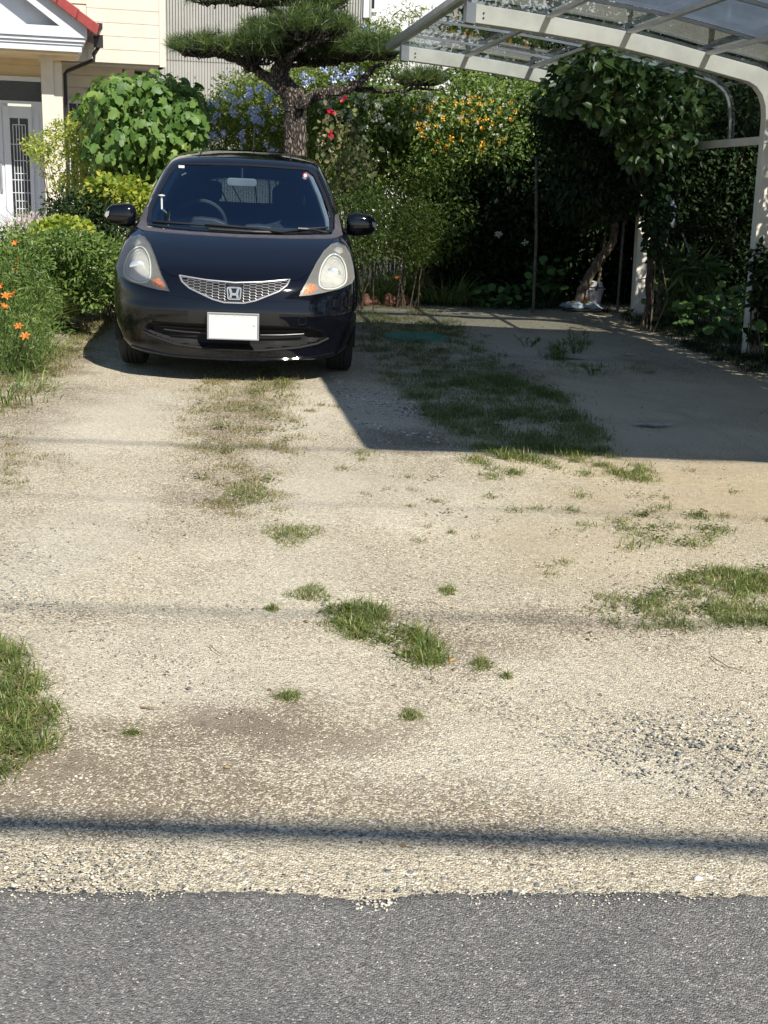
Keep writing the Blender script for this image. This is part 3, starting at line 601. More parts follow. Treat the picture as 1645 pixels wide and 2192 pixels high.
def patch(name, poly, off, mat, parent, res=.022, thick=.006, hit=hitf, holes=(), smooth=True):
    """a panel lying on the car body: outline in front view, laid onto the body surface"""
    bd = dens(poly, res); loops = [bd]+[dens(h, res) for h in holes]; vs = [v for l in loops for v in l]; edges = []; o = 0
    for l in loops:
        edges += [(o+i, o+(i+1) % len(l)) for i in range(len(l))]; o += len(l)
    xs = [v.x for v in bd]; zs = [v.y for v in bd]; nb = len(vs)
    gx, gz = np.meshgrid(np.arange(min(xs), max(xs), res), np.arange(min(zs), max(zs), res)); gx = gx.ravel(); gz = gz.ravel()
    k = in_poly(gx, gz, [tuple(v) for v in bd])
    for h in holes: k &= ~in_poly(gx, gz, h)
    far = np.ones(len(gx), bool); B = np.array([tuple(v) for v in vs])
    for i in np.where(k)[0]:
        if np.min(np.hypot(B[:, 0]-gx[i], B[:, 1]-gz[i])) > res*.45: vs.append(Vector((gx[i], gz[i])))
    r = geometry.delaunay_2d_cdt(vs, edges, [], 1 if not holes else 0, 1e-6)
    P2, E2, F2 = r[0], r[1], r[2]
    if holes:
        F2 = [f for f in F2 if in_poly(np.array([sum(P2[i].x for i in f)/3]), np.array([sum(P2[i].y for i in f)/3]), [tuple(v) for v in bd])[0] and not any(in_poly(np.array([sum(P2[i].x for i in f)/3]), np.array([sum(P2[i].y for i in f)/3]), h)[0] for h in holes)]
    top = []; low = []; ok = []
    for p in P2:
        h, n = hit(p.x, p.y)
        ok.append(h is not None)
        if h is None: top.append(Vector((0,0,0))); low.append(Vector((0,0,0))); continue
        top.append(h+n*off); low.append(h+n*(off-thick))
    m = MB(); F3 = []
    for f in F2:
        if not all(ok[i] for i in f): continue
        a, b, c = (top[i] for i in f); h, n = hit(P2[f[0]].x, P2[f[0]].y)
        if (b-a).cross(c-a).dot(n) < 0: f = tuple(reversed(f))
        F3.append(tuple(f))
    cnt = {}
    for f in F3:
        for i in range(3): cnt[(f[i], f[(i+1) % 3])] = 1
    be = [e for e in cnt if (e[1], e[0]) not in cnt]
    m.add(top, F3)
    vv = []; ff = []
    for (a, b) in be:
        n = len(vv); vv += [top[a], top[b], low[b], low[a]]; ff.append((n, n+3, n+2, n+1))
    m.add(vv, ff)
    return m.build(name, mat, parent, smooth)
def line_on(name, pts, r, off, mat, parent, hit=hitf, seg=6, res=.02):
    q = []
    for i in range(len(pts)-1):
        a = Vector(pts[i]); b = Vector(pts[i+1]); n = max(1, int((b-a).length/res)); q += [a.lerp(b, j/n) for j in range(n)]
    q.append(Vector(pts[-1])); o = []
    for p in q:
        h, n = hit(p.x, p.y)
        if h is not None: o.append(h+n*off)
    return MB().tube(o, r, seg).build(name, mat, parent, True)
# body with window and wheel openings
WS = [(-.668,.972),(-.675,1.07),(-.615,1.235),(-.552,1.365),(-.50,1.402),(-.25,1.412),(0,1.416),(.25,1.412),(.50,1.402),(.552,1.365),(.615,1.235),(.675,1.07),(.668,.972),(.35,.960),(0,.955),(-.35,.960)]
SW = [[(1.62,1.02),(1.60,1.06),(1.97,1.37),(2.30,1.405),(2.34,1.02)],[(2.42,1.02),(2.40,1.405),(2.95,1.37),(3.20,1.20),(3.22,1.05)],[(1.33,1.01),(1.36,1.05),(1.52,1.15),(1.54,1.01)]]
RW = [(-.50,1.05),(-.45,1.36),(.45,1.36),(.50,1.05)]
cen = np.array([BV[list(f)].mean(0) for f in BF]); keep = np.ones(len(BF), bool)
keep &= ~(in_poly(cen[:, 0], cen[:, 2], WS) & (cen[:, 1] < 2.1))
for s in SW: keep &= ~(in_poly(cen[:, 1], cen[:, 2], s) & (abs(cen[:, 0]) > .5))
keep &= ~(in_poly(cen[:, 0], cen[:, 2], RW) & (cen[:, 1] > 3.2))
WHL = [(.785, .29), (3.285, .29)]
for wy, wz in WHL: keep &= ~(((cen[:, 1]-wy)**2+(cen[:, 2]-wz)**2 < .325**2) & (abs(cen[:, 0]) > .62))
bm_ = MB(); bm_.v = [tuple(p) for p in BV]; bm_.f = [f for f, k in zip(BF, keep) if k] + [tuple((len(rings)-1)*NR+k for k in range(NR))]
body = bm_.build('body', M['paint'], CAR, True)
# hood: its own panel
HOOD = [(-.425,.700),(-.19,.687),(0,.679),(.19,.687),(.425,.700),(.49,.735),(.575,.835),(.655,.915),(.685,.932),(.35,.926),(0,.922),(-.35,.926),(-.685,.932),(-.655,.915),(-.575,.835),(-.49,.735)]
patch('hood', HOOD, .004, M['paint'], CAR, .03, .008)
# cowl under the windscreen
patch('cowl_panel', [(-.752,.950),(-.728,1.085),(-.700,1.075),(-.694,.985),(-.665,.952),(-.35,.943),(0,.939),(.35,.943),(.665,.952),(.694,.985),(.700,1.075),(.728,1.085),(.752,.950),(.69,.935),(.35,.929),(0,.925),(-.35,.929),(-.69,.935)], .006, M['greyp'], CAR, .02, .01)
fr_in = [(x*.982, 1.19+(z-1.19)*.955) for x, z in WS]; fr_out = [(x*1.02, 1.19+(z-1.19)*1.02) for x, z in WS]
ws = patch('windscreen', fr_out, .002, M['windscreen'], CAR, .05, .001)
patch('windscreen_border', fr_out, .0045, M['blackp'], ws, .03, .003, holes=[fr_in])
for s in (-1, 1):
    def hs_(y, z, s=s):
        h = bvh.ray_cast(Vector((2*s, y, z)), Vector((-s, 0, 0)))
        return (h[0], h[1] if h[1].x*s > 0 else -h[1]) if h[0] else (None, None)
    for k, w in enumerate(SW):
        c = np.mean(w, 0); big = [(c[0]+(a-c[0])*1.07, c[1]+(b-c[1])*1.10) for a, b in w]
        patch('side_window', big, .002, M['tinted'], CAR, .06, .003, hit=hs_)
    line_on('door_seam', [(1.32,.98),(1.30,.60),(1.36,.28)], .003, .0, M['matte'], CAR, hs_)
    line_on('door_seam', [(2.38,1.40),(2.37,.95),(2.36,.30)], .003, .0, M['matte'], CAR, hs_)
    line_on('sill_trim', [(1.15,.20),(2.95,.20)], .02, -.005, M['blackp'], CAR, hs_)
    line_on('door_handle', [(2.12,.86),(2.30,.87)], .012, .02, M['paint'], CAR, hs_)
def hr_(x, z):
    h = bvh.ray_cast(Vector((x, 6, z)), Vector((0, -1, 0))); return (h[0], h[1] if h[1].y > 0 else -h[1]) if h[0] else (None, None)
patch('rear_window', [(-.53,1.03),(-.48,1.38),(.48,1.38),(.53,1.03)], .002, M['tinted'], CAR, .06, .003, hit=hr_)
for s in (-1, 1): patch('tail_light', [(s*.60,.85),(s*.62,1.10),(s*.70,1.06),(s*.76,.85)], .01, M['f_red'], CAR, .04, .012, hit=hr_)
# grille
gfr = patch('grille', GR, .001, M['matte'], CAR, .03, .004)
line_on('grille_frame', GR+[GR[0]], .0065, .006, M['satin'], gfr, seg=6)
hm = MB(); cw, ch = .044, .0135
gin = [(x*.97, .62+(z-.62)*.93) for x, z in GR]
def gbar(a, b, r=.0015):
    m_ = ((a[0]+b[0])/2, (a[1]+b[1])/2)
    if not in_poly(np.array([m_[0]]), np.array([m_[1]]), gin)[0] or (abs(m_[0]) < .048 and m_[1] > .55): return
    q = []
    for t in (0, 1):
        x, z = a[0]+(b[0]-a[0])*t, a[1]+(b[1]-a[1])*t; h, n = hitf(x, z)
        if h is None: return
        q.append(h+n*.006)
    hm.tube(q, r, 5)
ha, hb2, hh = .0245, .0165, .0170
for i in range(-9, 10):
    for j in range(-6, 7):
        x = i*(ha+hb2); z = .615+j*hh+(hh/2 if i % 2 else 0)
        gbar((x-hb2, z+hh/2), (x+hb2, z+hh/2)); gbar((x+hb2, z+hh/2), (x+ha, z)); gbar((x+ha, z), (x+hb2, z-hh/2))
hm.build('grille_mesh', M['satin'], gfr, True)
# emblem: rounded frame with a broad H
eh, en = hitf(0, .61); ey = eh.y-.022
em = MB()
def rrect(w, h, r, cx=0, cz=0, taper=0, n=5):
    o = []
    for (sx, sz, a0) in ((1, 1, 0), (-1, 1, 90), (-1, -1, 180), (1, -1, 270)):
        for i in range(n+1):
            a = R(a0+90*i/n); x = sx*(w-r)+r*math.cos(a); z = sz*(h-r)+r*math.sin(a); o.append((cx+x*(1+taper*z/h), cz+z))
    return o
outer = rrect(.047, .042, .014, 0, .61, .06); inner = rrect(.038, .034, .010, 0, .61, .06); n_ = len(outer)
em.add([(x, ey, z) for x, z in outer]+[(x, ey, z) for x, z in inner]+[(x, ey+.03, z) for x, z in outer]+[(x, ey+.008, z) for x, z in inner],
       [(i, (i+1) % n_, n_+(i+1) % n_, n_+i) for i in range(n_)]+[(2*n_+i, 2*n_+(i+1) % n_, (i+1) % n_, i) for i in range(n_)]+[(n_+i, n_+(i+1) % n_, 3*n_+(i+1) % n_, 3*n_+i) for i in range(n_)])
emo = em.build('emblem', M['badge'], CAR, True)
eb = MB(); eb.prism(inner, lambda u, v, d: (u, d, v), ey+.008, ey+.012); eb.build('emblem_backing', M['blackp'], emo)
hb = MB()
for s in (-1, 1):
    hb.prism([(s*.036, .642), (s*.019, .642), (s*.0115, .614), (s*.0115, .602), (s*.017, .578), (s*.032, .578), (s*.027, .606)], lambda u, v, d: (u, d, v), ey-.002, ey+.008)
hb.prism([(-.0135,.612),(.0135,.612),(.0145,.603),(-.0145,.603)], lambda u, v, d: (u, d, v), ey-.0015, ey+.008)
hb.prism([(-.0145,.603),(.0145,.603),(.010,.596),(-.010,.596)], lambda u, v, d: (u, d, v), ey-.001, ey+.008)
hb.build('emblem_letter', M['badge'], emo, False, .001)
# headlights
def mir(poly, s): return [(x*s, z) for x, z in poly]
HL = [(.427,.600),(.455,.655),(.495,.715),(.545,.790),(.600,.855),(.655,.893),(.705,.903),(.755,.885),(.785,.835),(.800,.765),(.803,.700),(.785,.672),(.70,.640),(.58,.618),(.50,.605)]
LE = [(.560,.690),(.575,.760),(.615,.815),(.665,.842),(.715,.825),(.745,.780),(.752,.715),(.735,.672),(.680,.647),(.620,.642),(.575,.655)]
for s in (-1, 1):
    hp = patch('headlight', mir(HL, s), .003, M['housing'], CAR, .018, .010)
    lo = smooth_poly(mir(LE, s), 3); c = np.mean(lo, 0); li = [(c[0]+(x-c[0])*.90, c[1]+(z-c[1])*.90) for x, z in lo]; lii = [(c[0]+(x-c[0])*.45, c[1]+(z-c[1])*.42) for x, z in lo]
    line_on('lamp_ring', list(lo)+[lo[0]], .0055, .008, M['ring'], hp, seg=8, res=.012)
    patch('reflector', li, .005, M['reflector'], hp, .02, .004)
    h, n = hitf(float(c[0]), float(c[1])); 
    bl = MB().lathe([(0,.0),(.018,.002),(.030,.010),(.036,.022)][::-1], (0,0,0), 20, 'Y'); b = bl.build('projector_lens', M['reflector'], hp, True); b.location = h+n*.006-Vector((0,.0,0)); b.scale = (1.5,.6,1.2)
    patch('turn_signal', mir([(.450,.615),(.470,.650),(.500,.678),(.538,.668),(.545,.640),(.525,.626),(.485,.614)], s), .006, M['amber'], hp, .015, .004)
    patch('marker_lamp', mir([(.672,.868),(.70,.885),(.735,.878),(.742,.852),(.71,.845)], s), .006, M['reflector'], hp, .015, .004)
    patch('lamp_cover', [(x*1.0, z) for x, z in mir(HL, s)], .016, M['lens'], hp, .02, .014)
    # mirrors
    mr = MB(); prof = []
    rows = 12; segs = 20; cx0, cz0 = .905, 1.015
    V = []; Fc = []
    for i in range(rows+1):
        u = -1+2*i/rows; u = math.sin(u*math.pi/2); x = cx0+u*.112; k = (1-abs(u)**3.6)**(1/3.0) if abs(u) < .999 else .05
        k *= (1.0-.14*u)
        for j in range(segs):
            a = 2*math.pi*j/segs; ca, sa = math.cos(a), math.sin(a); e = .62
            V.append((s*x, 1.42+ .085*k*math.copysign(abs(ca)**e, ca)*(1 if ca < 0 else .35), cz0+.084*k*math.copysign(abs(sa)**e, sa)))
    for i in range(rows):
        for j in range(segs):
            q = (i*segs+j, i*segs+(j+1) % segs, (i+1)*segs+(j+1) % segs, (i+1)*segs+j); Fc.append(q if s > 0 else q[::-1])
    Fc.append(tuple(range(segs))); Fc.append(tuple(rows*segs+j for j in range(segs)))
    mr.add(V, Fc); mo = mr.build('wing_mirror', M['paint'], CAR, True)
    MB().tube([(s*.83,1.43,.975),(s*.78,1.44,.945),(s*.74,1.42,.94)], [.026,.03,.035], 10).build('mirror_arm', M['blackp'], mo, True)
    MB().prism([(s*.985,1.045),(s*1.012,1.035),(s*1.021,1.012),(s*1.008,.995),(s*.992,1.01)], lambda u, v, d: (u, d, v), 1.345, 1.40).build('mirror_signal', M['trimlight'], mo)
    mg = MB().prism(rrect(.095,.055,.03,s*.905,1.013), lambda u, v, d: (u, d, v), 1.449, 1.455).build('mirror_glass', M['chrome'], mo)
# bumper details
patch('intake_opening', INTAKE, .002, M['matte'], CAR, .025, .002)
for s in (-1, 1):
    line_on('intake_bar', [(s*.46,.352),(s*.30,.343),(s*.175,.340)], .0045, .03, M['dark_satin'], CAR)
    line_on('intake_bar', [(s*.50,.372),(s*.30,.368),(s*.175,.368)], .005, .02, M['blackp'], CAR)
line_on('bumper_trim', [(-.615,.318),(-.53,.29),(-.38,.250),(-.16,.232),(.19,.232),(.44,.254),(.56,.278),(.635,.312)], .009, .005, M['matte'], CAR)
line_on('chin_edge', [(-.70,.20),(-.40,.172),(0,.165),(.40,.172),(.70,.20)], .012, .0, M['paint'], CAR)
patch('plate_backing', [(-.30,.408),(-.30,.492),(.30,.492),(.30,.408)], .003, M['blackp'], CAR, .04, .006)
line_on('tow_hook_cover', [(.455+.027*math.cos(a), .438+.027*math.sin(a)) for a in np.linspace(0, 6.28, 20)], .0015, .001, M['matte'], CAR, res=.01)
pl = MB(); pl.box((-.162,-.036,.319),(.158,-.028,.477)); plo = pl.build('licence_plate', M['platew'], CAR)
sm = MB()
for x_, w_ in ((-.118,.012),(-.095,.006),(-.060,.010),(-.030,.005),(.002,.012),(.030,.006),(.058,.012),(.088,.005)): sm.box((x_,-.0364,.464),(x_+w_,-.0355,.4675))
sm.build('smudged_marking', M['alu'], plo)
pf = MB(); a_, b_ = (-.173,.309), (.169,.487)
pf.box((a_[0],-.042,a_[1]),(b_[0],-.024,a_[1]+.010)).box((a_[0],-.042,b_[1]-.010),(b_[0],-.024,b_[1])).box((a_[0],-.042,a_[1]+.010),(a_[0]+.010,-.024,b_[1]-.010)).box((b_[0]-.010,-.042,a_[1]+.010),(b_[0],-.024,b_[1]-.010))
pf.build('plate_frame', M['satin'], plo, False, .002)
MB().lathe([(0,0),(.0035,.0),(.0035,.003)], (.135,-.0385,.405), 10, 'Y').build('plate_bolt', M['blackp'], plo)
# wipers, antenna
def wiper(pts, mat=M['blackp']):
    o = line_on('wiper', pts[0], .010, .024, mat, CAR); line_on('wiper_blade', pts[1], .010, .012, mat, o)
wiper([[(.32,.945),(.05,.962),(-.25,.974)], [(-.64,.982),(-.35,.979),(.06,.968)]])
wiper([[(.63,.950),(.50,.966),(.42,.967)], [(-.22,.955),(.10,.950),(.30,.952)]])
line_on('wiper_blade', [(.28,.950),(.45,.972),(.64,.986)], .009, .014, M['blackp'], CAR)
MB().tube([(.03,3.05,1.51),(.035,3.10,1.56),(.04,3.22,1.74)], [.008,.004,.003], 6).build('antenna', M['blackp'], CAR)
MB().box((-.50,1.685,1.372),(-.455,1.69,1.392)).build('windscreen_sticker', M['platew'], CAR)
st = MB().lathe([(0,0),(.022,0),(.022,.002)], (.475,1.685,1.357), 20, 'Y').build('inspection_sticker', M['f_red'], CAR); MB().lathe([(0,0),(.014,0),(.014,.002)], (.475,1.682,1.357), 16, 'Y').build('sticker_centre', M['platew'], st)
# roof ribs
for x in (-.36, .36):
    q = []
    for y in np.linspace(1.95, 3.2, 24):
        h = bvh.ray_cast(Vector((x, float(y), 3)), Vector((0, 0, -1)))
        if h[0]: q.append(h[0]+Vector((0, 0, .001)))
    MB().tube(q, .006, 6).build('roof_seam', M['matte'], CAR, True)
# wheels
def wheel(x, y, s):
    r = empty('wheel', (x, y, .292)); r.parent = CAR
    prof = [(.185,-.075),(.215,-.088),(.262,-.090),(.283,-.078),(.291,-.06),(.292,-.034),(.284,-.033),(.284,-.028),(.292,-.027),(.2925,-.004),(.285,-.003),(.285,.003),(.2925,.004),(.292,.027),(.284,.028),(.284,.033),(.292,.034),(.291,.06),(.283,.078),(.262,.090),(.215,.088),(.185,.075)]
    t = MB().lathe(prof, (0,0,0), 48, 'X').build('tyre', M['rubber'], r, True)
    rm = MB().lathe([(.188,.075*s),(.182,.078*s),(.172,.055*s),(.165,-.07*s),(.188,-.075*s)], (0,0,0), 40, 'X').lathe([(.055,.05*s),(.05,.068*s),(0,.07*s)], (0,0,0), 20, 'X').lathe([(0,-.01*s),(.17,-.01*s)], (0,0,0), 30, 'X')
    for k in range(7):
        a = 2*math.pi*k/7; Mx = Matrix.Rotation(a, 4, 'X'); x0, x1 = sorted((.045*s, .068*s)); rm.box((x0,-.020,.03),(x1,.020,.175), Mx)
    rm.build('rim', M['alloy'], r, True)
for wy, wz in WHL:
    for s in (-1, 1):
        wheel(s*.738, wy, s)
        ar = MB(); A = [R(a) for a in range(-14, 195, 8)]; v = [(xx, wy+.325*math.cos(a), wz+.325*math.sin(a)) for a in A for xx in (s*.50, s*.838)]
        ar.add(v, [(2*i, 2*i+1, 2*i+3, 2*i+2) for i in range(len(A)-1)]); ar.box((min(s*.49, s*.50), wy-.33, .15), (max(s*.49, s*.50), wy+.33, .62)); ar.build('wheel_arch', M['matte'], CAR)
ub = MB().box((-.48,.25,.16),(.48,3.7,.30)).box((-.70,1.15,.16),(.70,2.93,.30)).build('underbody', M['matte'], CAR)
# interior
cab = empty('cabin'); cab.parent = CAR
MB().box((-.70,1.15,.30),(.70,3.5,.34)).build('cabin_floor', M['matte'], cab)
db = MB(); prof = [(1.10,.925),(1.25,.955),(1.45,.965),(1.58,.93),(1.66,.84),(1.66,.60),(1.2,.6)]
db.prism(prof, lambda u, v, d: (d, u, v), -.69, .69)
dv = [];
for cx0, w in ((-.32,.23),(.12,.13)):
    k = len(dv)
    db.prism([(cx0-w,.93),(cx0-w*.85,.985),(cx0-w*.5,1.012),(cx0,1.02),(cx0+w*.5,1.012),(cx0+w*.85,.985),(cx0+w,.93)] if cx0 < 0 else [(cx0-w,.94),(cx0-w*.7,.975),(cx0,.982),(cx0+w*.7,.975),(cx0+w,.94)], lambda u, v, d: (u, d, v), 1.38, 1.60)
db.build('dashboard', M['dash'], cab, False, .01)
sw = MB(); q = []; R0 = .185
for i in range(33):
    a = 2*math.pi*i/32; q.append((-.325+R0*math.cos(a), 1.70-.38*R0*math.sin(a)*-1*-1, .965+.92*R0*math.sin(a)))
sw.tube(q, .017, 8).box((-.41,1.70,.93),(-.24,1.73,.99)).box((-.50,1.705,.95),(-.15,1.72,.975)); sw.build('steering_wheel', M['dash'], cab, True)
def seat(x, y, w=.25):
    r = MB().prism(rrect(w, .30, .10, x, .78), lambda u, v, d: (u, d+.25*(v-.5), v), y, y+.13); r.prism(rrect(w, .07, .05, x, .45), lambda u, v, d: (u, d, v), y-.45, y+.1)
    so_ = r.build('seat', M['seat'], cab, False, .03)
    MB().prism(rrect(.125, .085, .05, x, 1.17), lambda u, v, d: (u, d, v), y+.13, y+.22).tube([(x-.05,y+.16,1.0),(x-.05,y+.17,1.12)], .006, 6).tube([(x+.05,y+.16,1.0),(x+.05,y+.17,1.12)], .006, 6).build('headrest', M['seat'], so_, False, .025)
seat(-.34, 2.05); seat(.34, 2.05); seat(-.36, 2.9, .30); seat(.36, 2.9, .30)
rvm = MB().prism(rrect(.115,.030,.025,-.015,1.285), lambda u, v, d: (u, d, v), 1.655, 1.685).build('rear_view_mirror', M['trimlight'], cab, False, .006); MB().tube([(-.015,1.67,1.31),(-.015,1.72,1.385)], .012, 8).build('mirror_stem', M['blackp'], rvm)
for s in (-1, 1):
    q = []
    for (x, z) in [(.675,.975),(.672,1.07),(.612,1.235),(.548,1.365),(.50,1.395)]:
        h, n = hitf(s*x*.975, z)
        if h: q.append(h-n*.035)
    MB().tube(q, .020, 8).build('pillar_trim', M['trimlight'], cab, True)
hl_ = MB(); hl_.box((-.44,2.05,1.462),(.44,3.0,1.470)); hl_.build('headliner', M['trimlight'], cab)
MB().tube([(-.585,1.27,.96),(-.59,1.28,1.07),(-.592,1.285,1.17)], [.010,.007,.007], 8).lathe([(0,.0),(.026,.002),(.026,.008),(0,.014)], (-.592,1.285,1.17), 14).build('reflection_pole', M['platew'], cab, True)  # pole and cap modelled to imitate a pale reflection in the windscreen

# ================================================================== carport
O1 = Vector((3.03, 10.7, 0)); Lc = Vector((-1, -.145, 0)).normalized(); Dc = Vector((-.185, 1, 0)).normalized()
cf = lambda l, z, d: O1 + Lc*l + Dc*d + Vector((0, 0, z))
CP = empty('carport', O1, 0, 'cream cantilever carport with a curved smoked sheet roof', 'carport')
inv = lambda l, z, d: Lc*l + Dc*d + Vector((0, 0, z*(1-.0165*d)))
BT = [(2.56,2.668),(2.2,2.635),(1.9,2.602),(1.6,2.565),(1.28,2.52),(.93,2.458),(.58,2.385),(.187,2.308),(.06,2.262),(-.02,2.19),(-.07,2.08),(-.09,1.94),(-.095,1.7),(-.13,0)]
BB = [(.03,0),(.078,1.7),(.086,1.94),(.100,2.02),(.135,2.10),(.19,2.16),(.26,2.195),(.604,2.265),(.98,2.338),(1.35,2.405),(1.65,2.445),(1.95,2.478),(2.25,2.507),(2.52,2.53)]
for t in (-5.3, -2.65, 0, 2.65):
    b = MB(); b.prism(BT+BB, inv, t-.045, t+.045); bo = b.build('post_and_beam', M['beam'], CP, False, .004)
    c = MB(); c.prism([(2.50,2.52),(2.575,2.53),(2.575,2.675),(2.50,2.665)], inv, t-.052, t+.052)
    c.build('end_bracket', M['alu'], bo)
    for zz in (2.565, 2.60):
        q_ = inv(2.44, zz, t-.046); MB().tube([q_, q_-Dc*.006], .007, 8).build('bolt', M['blackp'], bo)
RP = [(2.64,2.705),(2.3,2.672),(1.9,2.632),(1.6,2.596),(1.28,2.552),(.93,2.49),(.58,2.417),(.187,2.342),(.04,2.29),(-.06,2.20),(-.11,2.08),(-.13,1.94),(-.135,1.79)]
RPs = [tuple(p) for p in catmull(RP, 3)]
def strip(pts, w, h, t, name, mat, dz=0):
    m = MB(); n = len(pts); v = []
    for i, (l, z) in enumerate(pts):
        a = Vector(pts[min(i+1, n-1)])-Vector(pts[max(i-1, 0)]); a.normalize(); nx = (-a.y, a.x)
        if nx[1] < 0 or (abs(nx[1]) < .01): nx = (a.y, -a.x)
        for (dd, hh) in ((-w/2, -h/2), (w/2, -h/2), (w/2, h/2), (-w/2, h/2)): v.append(inv(l+nx[0]*(hh+dz), z+nx[1]*(hh+dz), t+dd))
    f = [(0, 1, 2, 3), tuple((n-1)*4+k for k in (3, 2, 1, 0))]
    for i in range(n-1):
        for k in range(4): f.append((i*4+k, (i+1)*4+k, (i+1)*4+(k+1) % 4, i*4+(k+1) % 4))
    m.add(v, f); return m.build(name, mat, CP)
TS = [-6.15+.8833*0]
TS = [2.93-.935*i for i in range(0, 11)]
T0, T1 = min(TS), max(TS)
for t in TS: strip(RPs, .024, .022, t, 'rafter', M['alu'], -.016)
for t in (T0+.01, T1-.01): strip(RPs, .05, .06, t, 'edge_frame', M['alu'], -.01)
# sheets between rafters
for i in range(len(TS)-1):
    t1, t0 = TS[i], TS[i+1]; n = len(RPs); v = []
    for h in (.0, .003):
        for (l, z) in RPs: v += [inv(l, z+h, t0+.004), inv(l, z+h, t1-.004)]
    f = [(2*k, 2*k+1, 2*k+3, 2*k+2) for k in range(n-1)]
    m = MB(); m.add(v[:2*n], f); m.build('roof_sheet', M['poly'] if t0 > -1.5 else M['polydull'], CP, True)
def along(l, z, w, h, a, b, name, mat):
    m = MB(); m.prism([(l-w/2, z-h/2), (l+w/2, z-h/2), (l+w/2, z+h/2), (l-w/2, z+h/2)], inv, a, b); return m.build(name, mat, CP)
for l, z in ((.62, 2.408), (1.28, 2.536), (1.93, 2.615)): along(l, z-.018, .04, .030, T0, T1, 'purlin', M['alu'])
g = MB(); g.prism([(2.60,2.655),(2.66,2.655),(2.672,2.675),(2.67,2.73),(2.64,2.738),(2.60,2.72)], inv, T0-.02, T1+.02); g.build('gutter', M['alu'], CP, False, .006)
along(.005, 1.76, .045, .065, T0, -.046, 'side_bar', M['beam']); along(.005, 1.76, .045, .065, .046, 2.604, 'side_bar', M['beam']); along(.005, 1.76, .045, .065, 2.696, T1, 'side_bar', M['beam'])

# ================================================================== house (left)
HS = empty('house', (-5.2, 20, 0), R(15), 'cream house with a white gabled entrance porch and red roof tiles', 'house')
m = MB()
for i in range(14):   # siding boards of the upper wall
    z0 = 2.83+.205*i; m.box((.55, 1.5, z0), (1.70, 1.52, z0+.198)); m.box((.55, 1.508, z0+.197), (1.70, 1.52, z0+.206))
m.box((-3, 1.52, 2.83), (1.70, 2.2, 5.7)).box((-3, 1.5, 3.7), (.55, 1.52, 5.7)).build('upper_wall', M['cream'], HS)
MB().box((1.70, 1.49, 2.80), (1.80, 2.2, 5.7)).build('corner_board', M['cream'], HS)
MB().box((.1, 1.56, 2.80), (1.78, 6, 2.829)).build('soffit', M['soffit'], HS)
MB().box((1.74, 2.2, 2.83), (1.80, 8, 5.7)).build('side_wall', M['cream'], HS)
MB().box((1.20, 2.6, 0), (1.36, 2.76, 2.80)).build('support_post', M['cream'], HS)
m = MB()
for i in range(14): m.box((.10, 2.50, .0+.205*i), (1.15, 2.52, .198+.205*i))
m.box((.10, 2.52, 0), (1.15, 2.7, 2.80)); m.box((1.1, 2.7, 0), (1.15, 7.8, 2.80)).box((1.15, 5.5, 0), (3.0, 5.6, 2.8)); m.build('lower_wall', M['cream'], HS)
w = MB().box((.20, 2.44, .80), (.25, 2.50, 2.26)).box((.52, 2.44, .80), (.57, 2.50, 2.26)).box((.25, 2.44, 2.20), (.52, 2.50, 2.26)).box((.25, 2.45, 1.5), (.52, 2.49, 1.54)).box((.37, 2.45, .83), (.39, 2.49, 2.2)).build('window', M['white'], HS)
MB().box((.25, 2.47, .85), (.52, 2.48, 2.20)).build('pane', M['winglass'], w); MB().box((.15, 2.36, .74), (.62, 2.5, .80)).build('sill', M['white'], w)
# porch
MB().box((-.19, 0, 0), (-.01, .19, 2.72)).box((-.215, -.02, 2.72), (.01, .21, 2.80)).build('porch_pillar', M['cream'], HS)
MB().box((-.01, .02, 0), (.115, .17, 2.70)).build('porch_pillar', M['cream'], HS)
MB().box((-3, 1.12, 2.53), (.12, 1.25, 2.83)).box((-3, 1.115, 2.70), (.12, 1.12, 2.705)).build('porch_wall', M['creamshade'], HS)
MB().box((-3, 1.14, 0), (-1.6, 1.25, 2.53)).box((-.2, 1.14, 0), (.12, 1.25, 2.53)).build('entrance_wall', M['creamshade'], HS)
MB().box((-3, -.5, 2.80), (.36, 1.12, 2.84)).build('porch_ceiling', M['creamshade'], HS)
m = MB()      # stepped cornice running round the porch
for (z0, z1, o) in ((2.83, 2.92, .0), (2.92, 2.965, .02), (2.965, 3.02, .05), (3.02, 3.17, .08)):
    m.box((-3, -.60-o, z0), (.40+o, -.50, z1-.004)); m.box((.33, -.50, z0), (.40+o, 1.5, z1-.004))
m.build('cornice', M['white'], HS)
gb = MB()     # gable: apex left of the frame
sl_ = (3.51-3.16)/(-.10-.50)
ax = -1.55; az = lambda u, c: c+(u-.5)*sl_
gb.prism([(.55,3.166),(.10,3.166),(ax,az(ax,3.166)),(ax,az(ax,3.44))][0:4]+[(.55,3.20)], lambda u, v, d: (u, d, v), -.68, -.60)
gb.prism([(-2*0+ax*2-.55,3.166),(ax*2-.10,3.166),(ax,az(ax,3.166)),(ax,az(ax,3.44))], lambda u, v, d: (u, d, v), -.68, -.60)
gb.build('gable_board', M['white'], HS)
MB().prism([(.3,3.17),(ax,az(ax,3.3)),(2*ax-.3,3.17)], lambda u, v, d: (u, d, v), -.42, -.36).build('gable_panel', M['white'], HS)
rf = MB(); L0 = Vector((ax, 0, az(ax, 3.50))); L1 = Vector((.60, 0, az(.60, 3.24)))
d = (L1-L0); n = int(d.length/.33)
